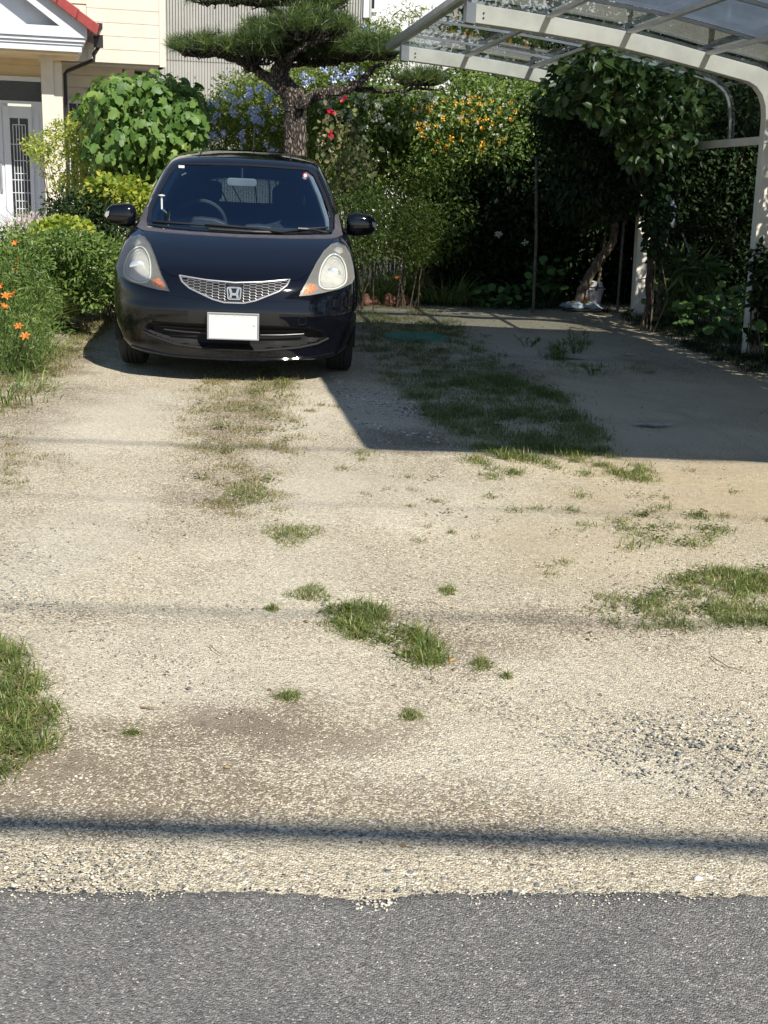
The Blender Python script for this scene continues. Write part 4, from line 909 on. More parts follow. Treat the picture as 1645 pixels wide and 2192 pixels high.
for i in range(n+1):
    a = L0+d*(i/(n+1)); b = L0+d*((i+1.12)/(n+1)); up = Vector((.5,0,.86))
    for j in range(7):
        y0 = -.78+.33*j
        rf.prism([(a.x, a.z), (b.x, b.z+.02), (b.x+.0, b.z-.035-.02), (a.x, a.z-.03)], lambda u, v, q: (u, q, v), y0, y0+.325)
        if j == 0: rf.prism([(a.x+.02, a.z+.03), (b.x+.02, b.z+.045), (b.x-.02, b.z-.10), (a.x-.02, a.z-.10)], lambda u, v, q: (u, q, v), y0-.03, y0+.05)
a0 = Vector((2*ax-.60, 0, az(.60, 3.24)))
rf.prism([(a0.x,a0.z),(ax,L0.z),(ax,L0.z-.04),(a0.x,a0.z-.04)], lambda u, v, q: (u, q, v), -.8, 1.5)
rf.build('roof', M['tile'], HS, False, .006)
gt = MB(); gt.prism([(.56,3.20),(.60,3.24),(.70,3.235),(.70,3.16),(.64,3.10),(.56,3.13)], lambda u, v, d: (u, d, v), -.72, 1.45)
gto = gt.build('gutter', M['gutter'], HS)
MB().tube([(.66,.2,3.12),(.68,.2,2.98),(.60,.2,2.86),(.60,.2,2.78),(.20,.2,2.60),(.165,.2,2.56),(.16,.2,0)], .032, 10).box((.60,.13,2.96),(.74,.27,3.14)).build('downpipe', M['gutter'], HS)
# transom and door
MB().box((-3,1.06,2.12),(-.2,1.14,2.16)).box((-3,1.06,2.46),(-.2,1.14,2.53)).build('transom_frame', M['doorw'], HS)
MB().box((-3,1.09,2.16),(-.2,1.12,2.46)).build('transom_pane', M['winglass'], HS)
dr = MB().box((-1.55,1.10,.12),(-.72,1.14,2.12)).box((-.80,1.075,.12),(-.70,1.10,2.08)).box((-.42,1.075,.12),(-.36,1.10,2.08)).box((-.70,1.085,1.90),(-.42,1.10,2.08)).box((-.70,1.085,.12),(-.42,1.10,.36)).box((-.36,1.10,.12),(-.2,1.14,2.12)).box((-.31,1.09,.2),(-.25,1.10,2.0))
for x in (-1.45,-1.28,-1.11,-.94): dr.box((x,1.085,.2),(x+.12,1.10,2.02))
dro = dr.build('door', M['doorw'], HS)
MB().box((-.70,1.105,.36),(-.42,1.115,1.90)).build('door_pane', M['winglass'], dro)
gl = MB()
for x in (-.655,-.605,-.56,-.515,-.465): gl.box((x-.006,1.094,.36),(x+.006,1.104,1.80))
for z in (.5,.62,.75,.95,1.05,1.25,1.5,1.8): gl.box((-.70 if z in (.75,.95,1.5) else -.655,1.092,z-.006),(-.42 if z in (.75,.95,1.5) else -.465,1.104,z+.006))
gl.box((-.57,1.092,1.80),(-.55,1.104,1.90)); gl.build('door_lattice', M['doorw'], dro)
MB().tube([(-.86,1.07,.75),(-.86,1.02,.80),(-.86,1.02,1.15),(-.86,1.07,1.2)], .014, 8).build('door_handle', M['alu'], dro)
MB().box((-3,-.5,0),(.0,1.1,.10)).build('porch_step', M['pot'], HS)
# corrugated building
CB = empty('corrugated_building', (-4.5, 23.2, 0), R(15), 'building clad in pale corrugated metal behind the pine', 'building')
prof = []; x = 0; k = 0
while x < 4.05:
    prof += [(x, 0), (x+.029, 0), (x+.033, .035), (x+.046, .035)]; x += .050
v = [(a, b, z) for z in (0, 3.0) for a, b in prof]; n = len(prof)
m = MB(); m.add(v, [(i, i+1, n+i+1, n+i) for i in range(n-1)])
v = [(a, b+.012 if 0 else b-.012, z) for z in (3.01, 6.5) for a, b in prof]; m.add(v, [(i, i+1, n+i+1, n+i) for i in range(n-1)])
m.box((0,.02,0),(4.05,5,6.5)); m.build('wall', M['corr'], CB)
bs = MB()
for i in range(13): bs.box((.02+.15*i*2,-.012,2.72),(.03+.15*i*2,.0,2.76))
bs.build('bolt', M['blackp'], CB)
MB().box((3.93,-.06,3.9),(4.03,.02,6)).build('corner_pipe', M['white'], CB)
# white tiled building
def brick_mat():
    m, nt, b = newmat('white_tile_wall'); tc = node(nt, 'ShaderNodeTexCoord'); mp = node(nt, 'ShaderNodeMapping'); mp.inputs['Rotation'].default_value = (R(90), 0, 0)
    br = node(nt, 'ShaderNodeTexBrick'); br.inputs['Scale'].default_value = 4.5; br.inputs['Color1'].default_value = (.72,.72,.72,1); br.inputs['Color2'].default_value = (.62,.62,.64,1); br.inputs['Mortar'].default_value = (.42,.42,.43,1); br.inputs['Mortar Size'].default_value = .02
    nt.links.new(tc.outputs['Object'], mp.inputs[0]); nt.links.new(mp.outputs[0], br.inputs[0]); nt.links.new(br.outputs[0], b.inputs['Base Color']); b.inputs['Roughness'].default_value = .5
    return m
WB = empty('white_building', (-.8, 26, 0), R(6), 'white tiled house wall far behind the garden', 'building')
MB().box((0.05,0,0),(5.4,5,7)).build('wall', brick_mat(), WB)
ww = MB().box((-.28,-.06,4.18),(.32,.0,4.24)).box((-.28,-.06,4.24),(-.22,0,5)).box((.26,-.06,4.24),(.32,0,5)).build('window', M['white'], WB); MB().box((-.22,-.03,4.24),(.26,-.01,5)).build('pane', M['winglass'], ww)
MB().box((-.6,.0,0),(.04,5,4.0)).build('annex_wall', M['white'], WB)

# ================================================================== vegetation
def bush(name, label, cat, poly, Y0, Y1, n, size, tmpl, mat, nclump=60, cr=.16, up=.5, droop=.3, stems=6, stemr=.012, barkm='bark', zmin=.02, face=.0, box=None, group=None):
    c2 = sample(poly, nclump); cy = rng.uniform(Y0, Y1, nclump)
    C = np.array([P(x, y, Y) for (x, y), Y in zip(c2, cy)])
    if box: C = np.stack([rng.uniform(a_, b_, nclump) for a_, b_ in box], 1)
    C[:, 2] = np.maximum(C[:, 2], zmin)
    base = np.array([C[:, 0].mean(), C[:, 1].mean(), 0]); root = empty(name, base, 0, label, cat, group)
    k = rng.integers(0, nclump, n); u = norm(rng.normal(0, 1, (n, 3))); rad = cr*rng.uniform(.35, 1.05, (n, 1))**.6
    pos = C[k]+u*rad*np.array([1.15, 1, .8]); pos[:, 2] = np.maximum(pos[:, 2], .01)
    nr = u*(1-up)+np.array([0, face, 1.])*up+rng.normal(0, .35, (n, 3)); nr[:, 1] -= .0
    d = u+rng.normal(0, .6, (n, 3)); d[:, 2] -= droop*2
    rnd = np.clip(rng.normal(.5, .22, n)+(rng.random(nclump)[k]-.5)*.5, 0, 1)
    cloud('foliage', pos-base, d, nr, size*rng.uniform(.6, 1.25, n), tmpl, mat, root, rnd)
    if stems:
        m = MB(); idx = rng.choice(nclump, min(stems, nclump), replace=False)
        for i in idx:
            e = C[i]-base; b0 = np.array([e[0]*.25+rng.normal(0, .05), e[1]*.25, 0]); md = (b0+e)/2+rng.normal(0, .05, 3); md[2] = abs(md[2])
            m.tube([b0, md, e], [stemr, stemr*.8, stemr*.35], 6)
        m.build('stem', M[barkm], root)
    return root, C
def flower(name, npet, r, flat=False):
    pass
def cluster_mesh(name, n, rad, sz, mat, tm=WIDE):
    u = norm(rng.normal(0, 1, (n, 3))); pos = u*rad*rng.uniform(.3, 1, (n, 1)); me = cloud(name, pos, u+rng.normal(0, .5, (n, 3)), u*.3+rng.normal(0, 1, (n, 3)), sz*rng.uniform(.7, 1.2, n), tm, mat)
    data = me.data; bpy.data.objects.remove(me); return data
def add_clusters(root, data, name, poly, Y0, Y1, n, smin=.8, smax=1.25, pts=None):
    q = sample(poly, n) if pts is None else np.array(pts, float); bs_ = np.array(root.location)
    for (x, y) in q:
        o = bpy.data.objects.new(name, data); col.objects.link(o); o.parent = root; p = P(x, y, rng.uniform(Y0, Y1))-bs_; o.location = tuple(p); o.rotation_euler = tuple(rng.uniform(0, 6, 3)); o.scale = (random.uniform(smin, smax),)*3
blue = cluster_mesh('blue_cluster', 16, .030, .030, M['f_blue']); orange = cluster_mesh('orange_cluster', 10, .016, .021, M['f_orange']); whitef = cluster_mesh('white_flower', 12, .018, .026, M['f_white']); redf = cluster_mesh('red_flower', 10, .018, .045, M['f_red'])

bush('large_leaved_shrub', 'rounded shrub with big drooping lobed leaves left behind the car', 'shrub', [(200,225),(212,190),(255,178),(330,178),(395,186),(420,235),(425,300),(395,340),(360,390),(325,450),(275,450),(240,400),(215,330),(200,270)], 13.8, 15.2, 4200, .125, PALM, M['l_mallow'], 130, .20, .15, .8, 10, .018, face=-1.6)
rt, _ = bush('blue_flowering_shrub', 'leafy shrub dotted with pale blue flower clusters behind the pine trunk', 'shrub', [(425,250),(450,205),(510,170),(600,155),(700,140),(755,95),(800,60),(850,80),(830,150),(780,190),(700,220),(690,360),(430,360)], 15.2, 16.6, 36000, .045, LEAF, M['l_plumb'], 330, .19, .4, .1, 14, .012)
add_clusters(rt, blue, 'flower_cluster', [(425,230),(500,180),(600,170),(600,330),(430,320)], 14.95, 15.15, 52)
add_clusters(rt, blue, 'flower_cluster', [(640,150),(760,140),(790,170),(640,180)], 15.1, 15.4, 18); add_clusters(rt, blue, 'flower_cluster', [(760,50),(815,55),(810,78),(765,75)], 15.5, 15.9, 9)
rt, _ = bush('white_flowering_shrub', 'tall green shrub speckled with small white flowers right of the pine trunk', 'shrub', [(650,215),(760,190),(900,195),(960,220),(900,330),(860,400),(760,390),(680,360)], 14.6, 15.8, 19000, .065, LEAF, M['l_lant'], 210, .2, .3, .5, 10, .012)
add_clusters(rt, whitef, 'flower', [(660,210),(940,195),(900,300),(690,260)], 14.35, 14.55, 60)
rt, _ = bush('orange_flowering_shrub', 'sunlit shrub covered in orange flower clusters under the left roof edge', 'shrub', [(860,190),(1000,165),(1140,180),(1190,205),(1180,250),(1100,330),(960,400),(880,380)], 14.3, 15.6, 19000, .055, LEAF, M['l_lant'], 210, .19, .3, .3, 10, .012)
add_clusters(rt, orange, 'orange_flower_cluster', [(890,215),(1090,200),(1130,250),(1060,320),(920,350),(870,330)], 14.02, 14.25, 62); add_clusters(rt, whitef, 'white_flower', [(880,190),(1100,180),(1080,290),(900,280)], 14.05, 14.3, 32, .45, .75)
bush('dark_evergreen_shrub', 'fine-leaved dark shrub between the red hibiscus and the carport', 'shrub', [(700,350),(780,330),(960,380),(1000,470),(960,560),(760,520),(710,430)], 13.9, 14.9, 9000, .05, LEAF, M['l_plumb'], 110, .2, .5, .2, 8)
bush('olive_shrub', 'feathery olive-green shrub beside the right wing mirror', 'shrub', [(825,450),(870,430),(930,460),(945,500),(930,560),(850,560),(815,500)], 12.9, 13.6, 4500, .035, LEAF, M['l_olive'], 60, .13, .5, 0, 9, .008)
bush('low_green_shrub', 'small green shrub behind the right headlight of the car', 'shrub', [(735,420),(790,400),(830,440),(820,560),(760,580)], 12.6, 13.4, 3500, .04, LEAF, M['l_plumb'], 50, .14, .4, 0, 6, .008)
# hibiscus: bare stems, few leaves, red flowers
hr = empty('red_hibiscus', P(740,600,13.2)*np.array([1,1,0]), 0, 'thin straggly shrub with bare stems and red flowers', 'shrub'); hb0 = Vector(hr.location)
m = MB(); tips = []
for (pts) in [[(742,600),(745,480),(740,420),(722,370),(705,320),(708,280)], [(742,600),(752,500),(760,430),(758,380),(765,320),(750,260)], [(740,420),(760,405),(785,350),(770,300)], [(722,370),(735,330),(730,290),(715,235)], [(758,380),(735,345),(690,300)]]:
    q = [Vector(P(x, y, 13.2+.1*math.sin(i*2+x)))-hb0 for i, (x, y) in enumerate(pts)]; q[0].z = max(0, q[0].z-.4) if pts[0][1] > 590 else q[0].z
    m.tube(q, np.linspace(.016, .006, len(q)), 6); tips.append(q)
m.build('stem', M['bark'], hr, True)
pp = np.array([tuple(q[i].lerp(q[i+1], random.random())+Vector(rng.normal(0, .07, 3))) for q in tips for i in range(2, len(q)-1) for _ in range(55)])
cloud('foliage', pp, rng.normal(0, 1, pp.shape)-np.array([0,0,.8]), rng.normal(0, .5, pp.shape)+np.array([0,-.4,.6]), rng.uniform(.04, .08, len(pp)), WIDE, M['l_rose'], hr)
add_clusters(hr, redf, 'red_flower', None, 13.0, 13.05, 3, pts=[(706,286),(709,238),(736,212)], smin=.8, smax=1.1)
# pale rocks/lilies by the bed edge
def strap(name, label, px, py, n, h, w, lean=(.3, 1.1), mat='blade', rad=.14, cat='plant', group=None):
    o0 = G(px, py); a = rng.uniform(0, 6.28, n); r = rad*np.sqrt(rng.random(n)); b = np.stack([r*np.cos(a), r*np.sin(a), np.zeros(n)], 1); root = empty(name, o0, 0, label, cat, group)
    blades('leaves', b, rng.uniform(.5, 1.05, n)*h, w, rng.uniform(*lean, n), M[mat], root, seg=5, az=a+rng.normal(0, .5, n)); return root
def lily_mesh():
    v = []; f = []
    for k in range(6):
        a = k*math.pi/3; ca, sa = math.cos(a), math.sin(a); px_, py_ = -sa, ca; b = len(v)
        for (r, z, w) in ((.006, 0, .004), (.028, .035, .014), (.055, .050, .013), (.075, .038, .003)):
            v += [(r*ca+px_*w, r*sa+py_*w, z), (r*ca, r*sa, z-.004), (r*ca-px_*w, r*sa-py_*w, z)]
        for i in range(3):
            for j in range(2): f.append((b+3*i+j, b+3*i+j+1, b+3*i+j+4, b+3*i+j+3))
    me = bpy.data.meshes.new('lily_flower'); me.from_pydata(v, [], f); me.materials.append(M['f_lily']); me.polygons.foreach_set('use_smooth', [True]*len(f))
    at = me.attributes.new('rnd', 'FLOAT', 'POINT'); at.data.foreach_set('value', rng.random(len(v)).astype(np.float32)); return me
lily = lily_mesh()
def lily_flowers(root, pts, Y):
    b = Vector(root.location)
    for i, (x, y) in enumerate(pts):
        p = Vector(P(x, y, Y[i] if hasattr(Y, '__len__') else Y))-b; o = bpy.data.objects.new('lily_flower', lily); col.objects.link(o); o.parent = root; o.location = p; o.rotation_euler = (R(random.uniform(10, 80)), R(random.uniform(-45, 45)), random.uniform(-1.5, 1.5)); o.scale = (random.uniform(.42, .55),)*3
        s_ = MB().tube([(p.x*.3, p.y*.3, 0), (p.x*.7, p.y*.7, p.z*.6), (p.x, p.y+.01, p.z)], [.005, .004, .003], 5).build('flower_stalk', M['l_herb'], root)
r1 = strap('daylily', 'front daylily clump at the left edge with orange flowers low down', 10, 790, 120, .50, .015, rad=.30); lily_flowers(r1, [(40,702),(55,722),(8,660)], [8.3, 8.2, 8.3])
r2 = strap('daylily', 'daylily clump at the left edge with orange flowers at mid height', -5, 740, 220, .75, .017, rad=.35); lily_flowers(r2, [(12,637),(30,633),(5,615)], [8.9, 8.8, 9.0])
r3 = strap('daylily', 'rear daylily clump at the left edge carrying the highest orange flowers', 20, 700, 240, .85, .017, rad=.38); lily_flowers(r3, [(34,523),(41,557),(39,577),(2,585)], [9.6, 9.6, 9.6, 9.5])
strap('strap_leaved_plant', 'arching strap-leaved clump at the front corner of the left bed', 140, 672, 260, .60, .013, (.5, 1.3), rad=.18)
strap('strap_leaved_plant', 'smaller strap-leaved clump left of the arching one', 85, 700, 200, .55, .012, (.4, 1.2), rad=.2)
strap('strap_leaved_plant', 'thin upright grassy plant in front of the left bed near the gravel', 65, 760, 120, .30, .010, (.4, 1.2), rad=.28)
r4 = strap('daylily', 'daylily with one orange flower beside the terracotta rocks', 845, 640, 160, .55, .016, rad=.22); lily_flowers(r4, [(851,597)], 12.9)
strap('strap_leaved_plant', 'strap-leaved plant between the right wheel and the rocks', 790, 645, 190, .5, .015, rad=.25)
strap('strap_leaved_plant', 'strap-leaved plant with pale broad blades right of the orange lily', 885, 640, 60, .65, .026, (.2, .8), rad=.12)
strap('strap_leaved_plant', 'dark strap-leaved plant at the carport corner of the bed', 950, 650, 150, .5, .014, (.4, 1.2), rad=.3)
bush('leafy_perennial', 'dense bright green perennial in the middle of the left bed', 'plant', [(70,540),(110,515),(190,520),(225,570),(210,630),(150,650),(80,620)], 10.2, 11.6, 15000, .045, LEAF, M['l_herb'], 90, .15, .45, .1, 8, .006)
bush('leafy_perennial', 'mixed green perennial beside the left headlight', 'plant', [(200,530),(255,525),(250,600),(235,640),(200,620)], 11.2, 12.2, 5500, .05, LEAF, M['l_herb'], 45, .15, .4, .1, 6, .006)
bush('leafy_perennial', 'low green plants along the left edge above the daylilies', 'plant', [(-20,520),(60,500),(90,560),(60,640),(-20,660)], 9.8, 11.2, 8000, .04, LEAF, M['l_herb'], 80, .16, .4, .1, 6, .006)
bush('yellow_green_shrub', 'low yellow-green shrub at the back of the left bed', 'shrub', [(90,490),(130,478),(175,485),(190,505),(150,520),(100,515)], 11.6, 12.4, 2600, .05, ROUND, M['l_yel'], 45, .12, .5, .1, 5, .006)
bush('yellow_green_shrub', 'yellow-leaved shrub just behind the left wing mirror', 'shrub', [(180,405),(240,385),(300,400),(310,440),(250,450),(190,440)], 12.8, 13.6, 2600, .055, ROUND, M['l_yel'], 55, .14, .4, .1, 7, .008)
bush('dark_green_shrub', 'dark shrub under the left wing mirror', 'shrub', [(120,430),(220,420),(280,470),(270,530),(200,520),(130,480)], 12.4, 13.4, 5500, .05, LEAF, M['l_dark'], 80, .17, .5, .1, 6, .01)
bush('pink_flowering_plant', 'grassy plant with faded pale pink flower heads near the front door', 'plant', [(20,480),(60,465),(130,480),(120,500),(30,500)], 12.2, 13.0, 1500, .05, SLIM, M['f_pink'], 45, .10, .5, 0, 5, .005)
strap('strap_leaved_plant', 'lowest spreading grassy clump at the very left edge', 15, 850, 110, .24, .010, (.6, 1.5), rad=.34)
bush('leafy_perennial', 'loose low herbs spilling out of the left bed between the lilies', 'plant', [(-20,700),(60,650),(130,690),(90,770),(30,820),(-20,820)], 8.2, 9.6, 5000, .04, SLIM, M['l_herb'], 110, .13, .4, 0, 8, .005)
bush('leafy_perennial', 'taller loose herbs rising among the orange flowers', 'plant', [(-20,560),(50,520),(100,600),(80,690),(-20,700)], 9.0, 10.2, 6500, .05, SLIM, M['l_herb'], 120, .15, .4, 0, 10, .006)
strap('tall_grass_plant', 'tall grassy plant in front of the white front door', 95, 560, 260, 1.05, .016, (.3, .8), rad=.35)
bush('rambling_rose', 'thin yellow-green rambling shrub in front of the porch pillar', 'shrub', [(62,300),(100,290),(150,250),(205,240),(225,290),(215,360),(200,410),(140,420),(110,370),(80,340)], 14.6, 15.6, 4200, .045, LEAF, M['l_yel'], 95, .13, .3, .1, 12, .009)
bush('bamboo_spray', 'wispy shoots reaching up in front of the white building', 'shrub', [(770,130),(790,70),(820,25),(880,10),(930,30),(900,90),(840,130)], 16.5, 17.3, 1100, .085, SLIM, M['l_plumb'], 60, .16, .3, .2, 16, .007)
# fan palm leaf
fp = empty('fan_palm', (-3.55, 14.9, 0), 0, 'young fan palm with one yellowing leaf in front of the downpipe', 'palm'); m = MB(); c0 = Vector(P(182,262,14.6))-Vector(fp.location)
m.tube([(0,0,0),(c0.x*.5,c0.y*.5,c0.z*.7),tuple(c0)], [.03,.015,.006], 6); m.build('stem', M['bark'], fp)
a = np.linspace(-1.3, 2.0, 26); dd = np.stack([np.sin(a), np.zeros(26)-.1, np.cos(a)*.8], 1); dd = np.stack([np.cos(a-.5), np.full(26, -.2), np.sin(a-.5)], 1)
cloud('leaf', np.tile(np.array(c0), (26, 1)), dd, np.tile([0,-1.,.2], (26, 1))+rng.normal(0, .15, (26, 3)), rng.uniform(.26, .36, 26), SLIM, M['l_yel'], fp)

# pine
PR = empty('pine_tree', (-1.10, 14.0, 0), 0, 'cloud-pruned black pine with rough trunk behind the car', 'tree'); pb = Vector(PR.location)
def pw(x, y, Y=14.0): return Vector(P(x, y, Y))-pb
def wob(pts, k=4, amp=.012):
    A = catmull([tuple(p) for p in pts], k); A[1:-1] += rng.normal(0, amp, A[1:-1].shape); return [tuple(q) for q in A]
m = MB(); tr = wob([(.05,0,0), pw(632,420), pw(631,335), pw(632,265), pw(633,235)], 6, .004); m.tube(tr, np.linspace(.135, .118, len(tr)), 22, .07)
tr = wob([pw(633,237), pw(628,205), pw(606,180), pw(597,155), pw(612,130), pw(622,100), pw(624,60), pw(640,25), pw(672,-5), pw(690,-40)], 5, .006); m.tube(tr, np.linspace(.125, .035, len(tr)), 16, .08)
m.build('trunk', M['barkp'], PR, True)
BR = [([(602,185),(572,165),(540,148),(505,130),(470,116),(430,112),(395,110)], 14.0, .062, .015), ([(640,218),(665,208),(700,196),(735,190),(765,180),(785,160),(800,140),(830,130)], 13.9, .072, .014),
      ([(735,190),(780,188),(820,195),(880,190),(950,188)], 14.1, .032, .010), ([(618,125),(650,100),(680,88),(720,80),(745,60)], 13.7, .038, .010), ([(612,135),(590,110),(570,90),(550,70)], 13.8, .036, .010),
      ([(624,95),(650,60),(690,50),(740,40)], 14.3, .03, .008), ([(625,60),(590,20),(540,5),(500,8),(430,-4)], 14.1, .035, .010), ([(600,165),(590,130),(560,115),(530,110)], 14.3, .03, .01), ([(602,150),(650,135),(700,140),(740,130)], 14.3, .03, .01), ([(650,20),(690,0),(740,-10)], 14, .03, .01)]
for pts, Y, r0, r1_ in BR:
    q = wob([pw(x, y, Y+.12*math.sin(i*1.3+x)) for i, (x, y) in enumerate(pts)], 4, .012); MB().tube(q, np.linspace(r0, r1_, len(q)), 10, .12).build('branch', M['barkp'], PR, True)
# pads: centre px, half width px, thickness px, number of tufts
PADS = [((650,45),(60,40),13.6,.3,200), ((560,75),(50,45),13.7,.3,150), ((740,100),(60,32),14.2,.3,150), ((455,95),(92,26),14.0,.42,330), ((545,100),(45,40),13.8,.3,190), ((590,60),(60,38),14.0,.4,260), ((690,50),(72,34),13.9,.4,330), ((680,110),(70,26),14.2,.4,200), ((790,98),(80,30),13.9,.45,380), ((900,165),(60,18),14.1,.3,170),
        ((480,-6),(90,12),14.1,.3,170), ((600,-15),(90,28),14.0,.4,240), ((700,-5),(50,20),13.9,.3,130), ((620,100),(50,30),14.1,.3,120)]
tp = []; td = []; tw_ = MB()
for (c, hw, Y, dy, n) in PADS:
    hw = (hw[0]*1.0, hw[1]*1.12); n = int(n*.64)
    a = rng.uniform(0, 6.28, n); q = np.sqrt(rng.random(n)); top = rng.uniform(-.5, 1, n)**1.0+rng.normal(0, .18, n)
    for i in range(n):
        x = c[0]+hw[0]*q[i]*math.cos(a[i]); yy = Y+dy*q[i]*math.sin(a[i]); k = math.sqrt(max(0, 1-q[i]**2)); y = c[1]+hw[1]*.25-hw[1]*.95*(k*.75+.25)*max(top[i], -.22)
        p = np.array(P(x, y, yy))-np.array(pb); tp.append(p); td.append((math.cos(a[i])*q[i]*.6, math.sin(a[i])*q[i]*.6, .9))
    for i in range(int(n*.62)):
        aa = random.uniform(0, 6.28); qq = math.sqrt(random.random()); e = pw(c[0]+hw[0]*.95*qq*math.cos(aa), c[1]+hw[1]*random.uniform(-.1,.45), Y+dy*qq*math.sin(aa)); s0 = pw(c[0]+hw[0]*.55*qq*math.cos(aa)+random.uniform(-12, 12), c[1]+hw[1]*.85, Y+dy*.3*qq*math.sin(aa))
        md = (s0+e)/2+Vector(rng.normal(0, .035, 3)); tw_.tube([s0, md, e], [.011, .008, .004], 5)
tw_.build('twigs', M['darktwig'], PR)
tp = np.array(tp); td = np.array(td); K = 24
pos = np.repeat(tp, K, 0)+rng.normal(0, .008, (len(tp)*K, 3)); dr_ = np.repeat(norm(td), K, 0)+rng.normal(0, .95, (len(tp)*K, 3)); dr_[:, 2] = dr_[:, 2]*.9+.2
NEED = ([(-.022,0,0),(.022,0,0),(0,1,0)], [(0,1,2)])
cloud('crown', pos, dr_, rng.normal(0, 1, pos.shape), rng.uniform(.08, .16, len(pos)), NEED, M['needle'], PR, np.clip(np.repeat(rng.random(len(tp)), K)*.6+rng.random(len(pos))*.4, 0, 1))

# hedge and trees on the right
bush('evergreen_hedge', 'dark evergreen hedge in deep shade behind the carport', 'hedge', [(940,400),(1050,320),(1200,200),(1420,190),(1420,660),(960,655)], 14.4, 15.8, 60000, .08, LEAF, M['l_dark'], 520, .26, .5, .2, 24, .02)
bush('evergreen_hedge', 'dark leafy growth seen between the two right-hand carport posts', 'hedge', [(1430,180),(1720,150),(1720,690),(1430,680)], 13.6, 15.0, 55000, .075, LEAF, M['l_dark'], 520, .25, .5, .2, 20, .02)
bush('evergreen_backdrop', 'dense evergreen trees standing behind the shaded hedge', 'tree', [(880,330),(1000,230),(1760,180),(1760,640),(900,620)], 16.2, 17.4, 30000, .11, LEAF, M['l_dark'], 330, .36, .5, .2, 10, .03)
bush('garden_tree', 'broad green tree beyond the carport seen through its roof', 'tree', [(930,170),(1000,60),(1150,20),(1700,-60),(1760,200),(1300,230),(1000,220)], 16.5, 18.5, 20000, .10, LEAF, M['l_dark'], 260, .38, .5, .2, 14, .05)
bush('added_shade_hedge', 'tall unseen hedge added to shade the right side of the carport', 'hedge', [(0,0),(9,0),(9,9)], 1, 2, 26000, .10, LEAF, M['l_dark'], 300, .30, .5, .2, 12, .04, box=((3.5,4.5),(5.0,12.5),(.2,3.0)))  # unseen hedge added to block sun from the carport's right side
rt, C = bush('camellia', 'glossy-leaved small tree growing up under the carport roof by the rear post', 'tree', [(1150,190),(1185,155),(1260,118),(1330,108),(1390,132),(1450,145),(1495,215),(1470,290),(1430,325),(1395,345),(1360,330),(1330,280),(1280,250),(1230,225),(1180,215)], 11.4, 12.6, 3800, .10, WIDE, M['l_cam'], 105, .15, .35, .3, 0, .010, face=-.5)
b = Vector(rt.location); MB().tube(wob([Vector(P(x, y, 12.1))-b for x, y in [(1392,668),(1390,600),(1398,540),(1400,480),(1388,430),(1372,390),(1380,340),(1370,280),(1350,230)]], 3, .008), np.linspace(.035, .015, 25), 8, .1).tube(wob([Vector(P(x, y, 12.1))-b for x, y in [(1388,425),(1362,390),(1350,350),(1330,280)]], 3, .006), np.linspace(.02, .008, 10), 7, .1).build('trunk', M['darkbark'], rt, True)
ct = empty('leaning_tree', P(1238,655,13.6)*np.array([1,1,0]), 0, 'leaning curved bare trunk behind the stacked pots', 'tree'); b = Vector(ct.location)
q = wob([Vector(P(x, y, 13.6))-b for x, y in [(1238,655),(1250,610),(1280,560),(1312,520),(1318,450),(1330,380),(1335,300)]], 4, .01); q[0] = (0, 0, 0); MB().tube(q, np.linspace(.055, .03, len(q)), 9, .1).build('trunk', M['bark'], ct, True)
MB().tube(wob([Vector(P(x, y, 13.4))-b for x, y in [(1277,622),(1284,580),(1290,540),(1296,500)]], 3, .006), .014, 6, .15).build('branch', M['bark'], ct, True)
cr_ = np.array([np.array(P(x, y, rng.uniform(13.2, 14.2)))-np.array(b) for x, y in sample([(1230,220),(1400,200),(1400,400),(1250,420)], 1500)])
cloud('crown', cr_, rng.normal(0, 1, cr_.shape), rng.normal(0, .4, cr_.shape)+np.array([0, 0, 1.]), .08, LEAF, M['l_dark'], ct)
add_clusters(bpy.data.objects['evergreen_hedge'], whitef, 'white_flower', None, 14.1, 14.2, 2, pts=[(1068,501),(1124,519)], smin=1.2, smax=1.4)
def climber(name, label, poly, Y0, Y1, n, size, tm, mat, k=30, cr=.1, cat='climber'): return bush(name, label, cat, poly, Y0, Y1, n, size, tm, M[mat], k, cr, .4, .3, 5, .008)
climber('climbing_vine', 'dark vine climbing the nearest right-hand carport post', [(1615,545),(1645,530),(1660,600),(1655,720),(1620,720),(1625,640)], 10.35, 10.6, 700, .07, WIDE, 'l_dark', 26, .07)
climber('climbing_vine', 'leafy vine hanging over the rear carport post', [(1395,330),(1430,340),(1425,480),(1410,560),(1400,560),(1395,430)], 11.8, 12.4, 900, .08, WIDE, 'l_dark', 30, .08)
def rounds(label, poly, n, h0, h1, s):
    g_ = sample(gpoly(poly), n); o0 = np.array([g_[:, 0].mean(), g_[:, 1].mean(), 0]); root = empty('round_leaved_plant', o0, 0, label, 'plant', 'round-leaved plants along the carport edge')
    z_ = rng.uniform(h0, h1, n); off = rng.normal(0, .06, (n, 2)); pos = np.c_[g_+off, z_]-o0; m = MB()
    for i in range(0, n, 1): m.tube([(g_[i][0]-o0[0], g_[i][1]-o0[1], 0), tuple(pos[i])], .003, 4)
    m.build('stalks', M['l_herb'], root); dd = rng.normal(0, 1, (n, 3)); dd[:, 2] *= .3
    cloud('leaves', pos, dd, rng.normal(0, .35, (n, 3))+np.array([-.1, -.5, 1.]), s*rng.uniform(.6, 1.2, n), ROUND, M['l_round'], root)
rounds('round-leaved plants at the foot of the near right-hand post', [(1500,730),(1600,770),(1700,800),(1700,700),(1560,690)], 230, .10, .42, .10)
rounds('round-leaved plants between the two right-hand posts', [(1400,690),(1500,730),(1560,700),(1480,660),(1400,650)], 200, .10, .40, .10)
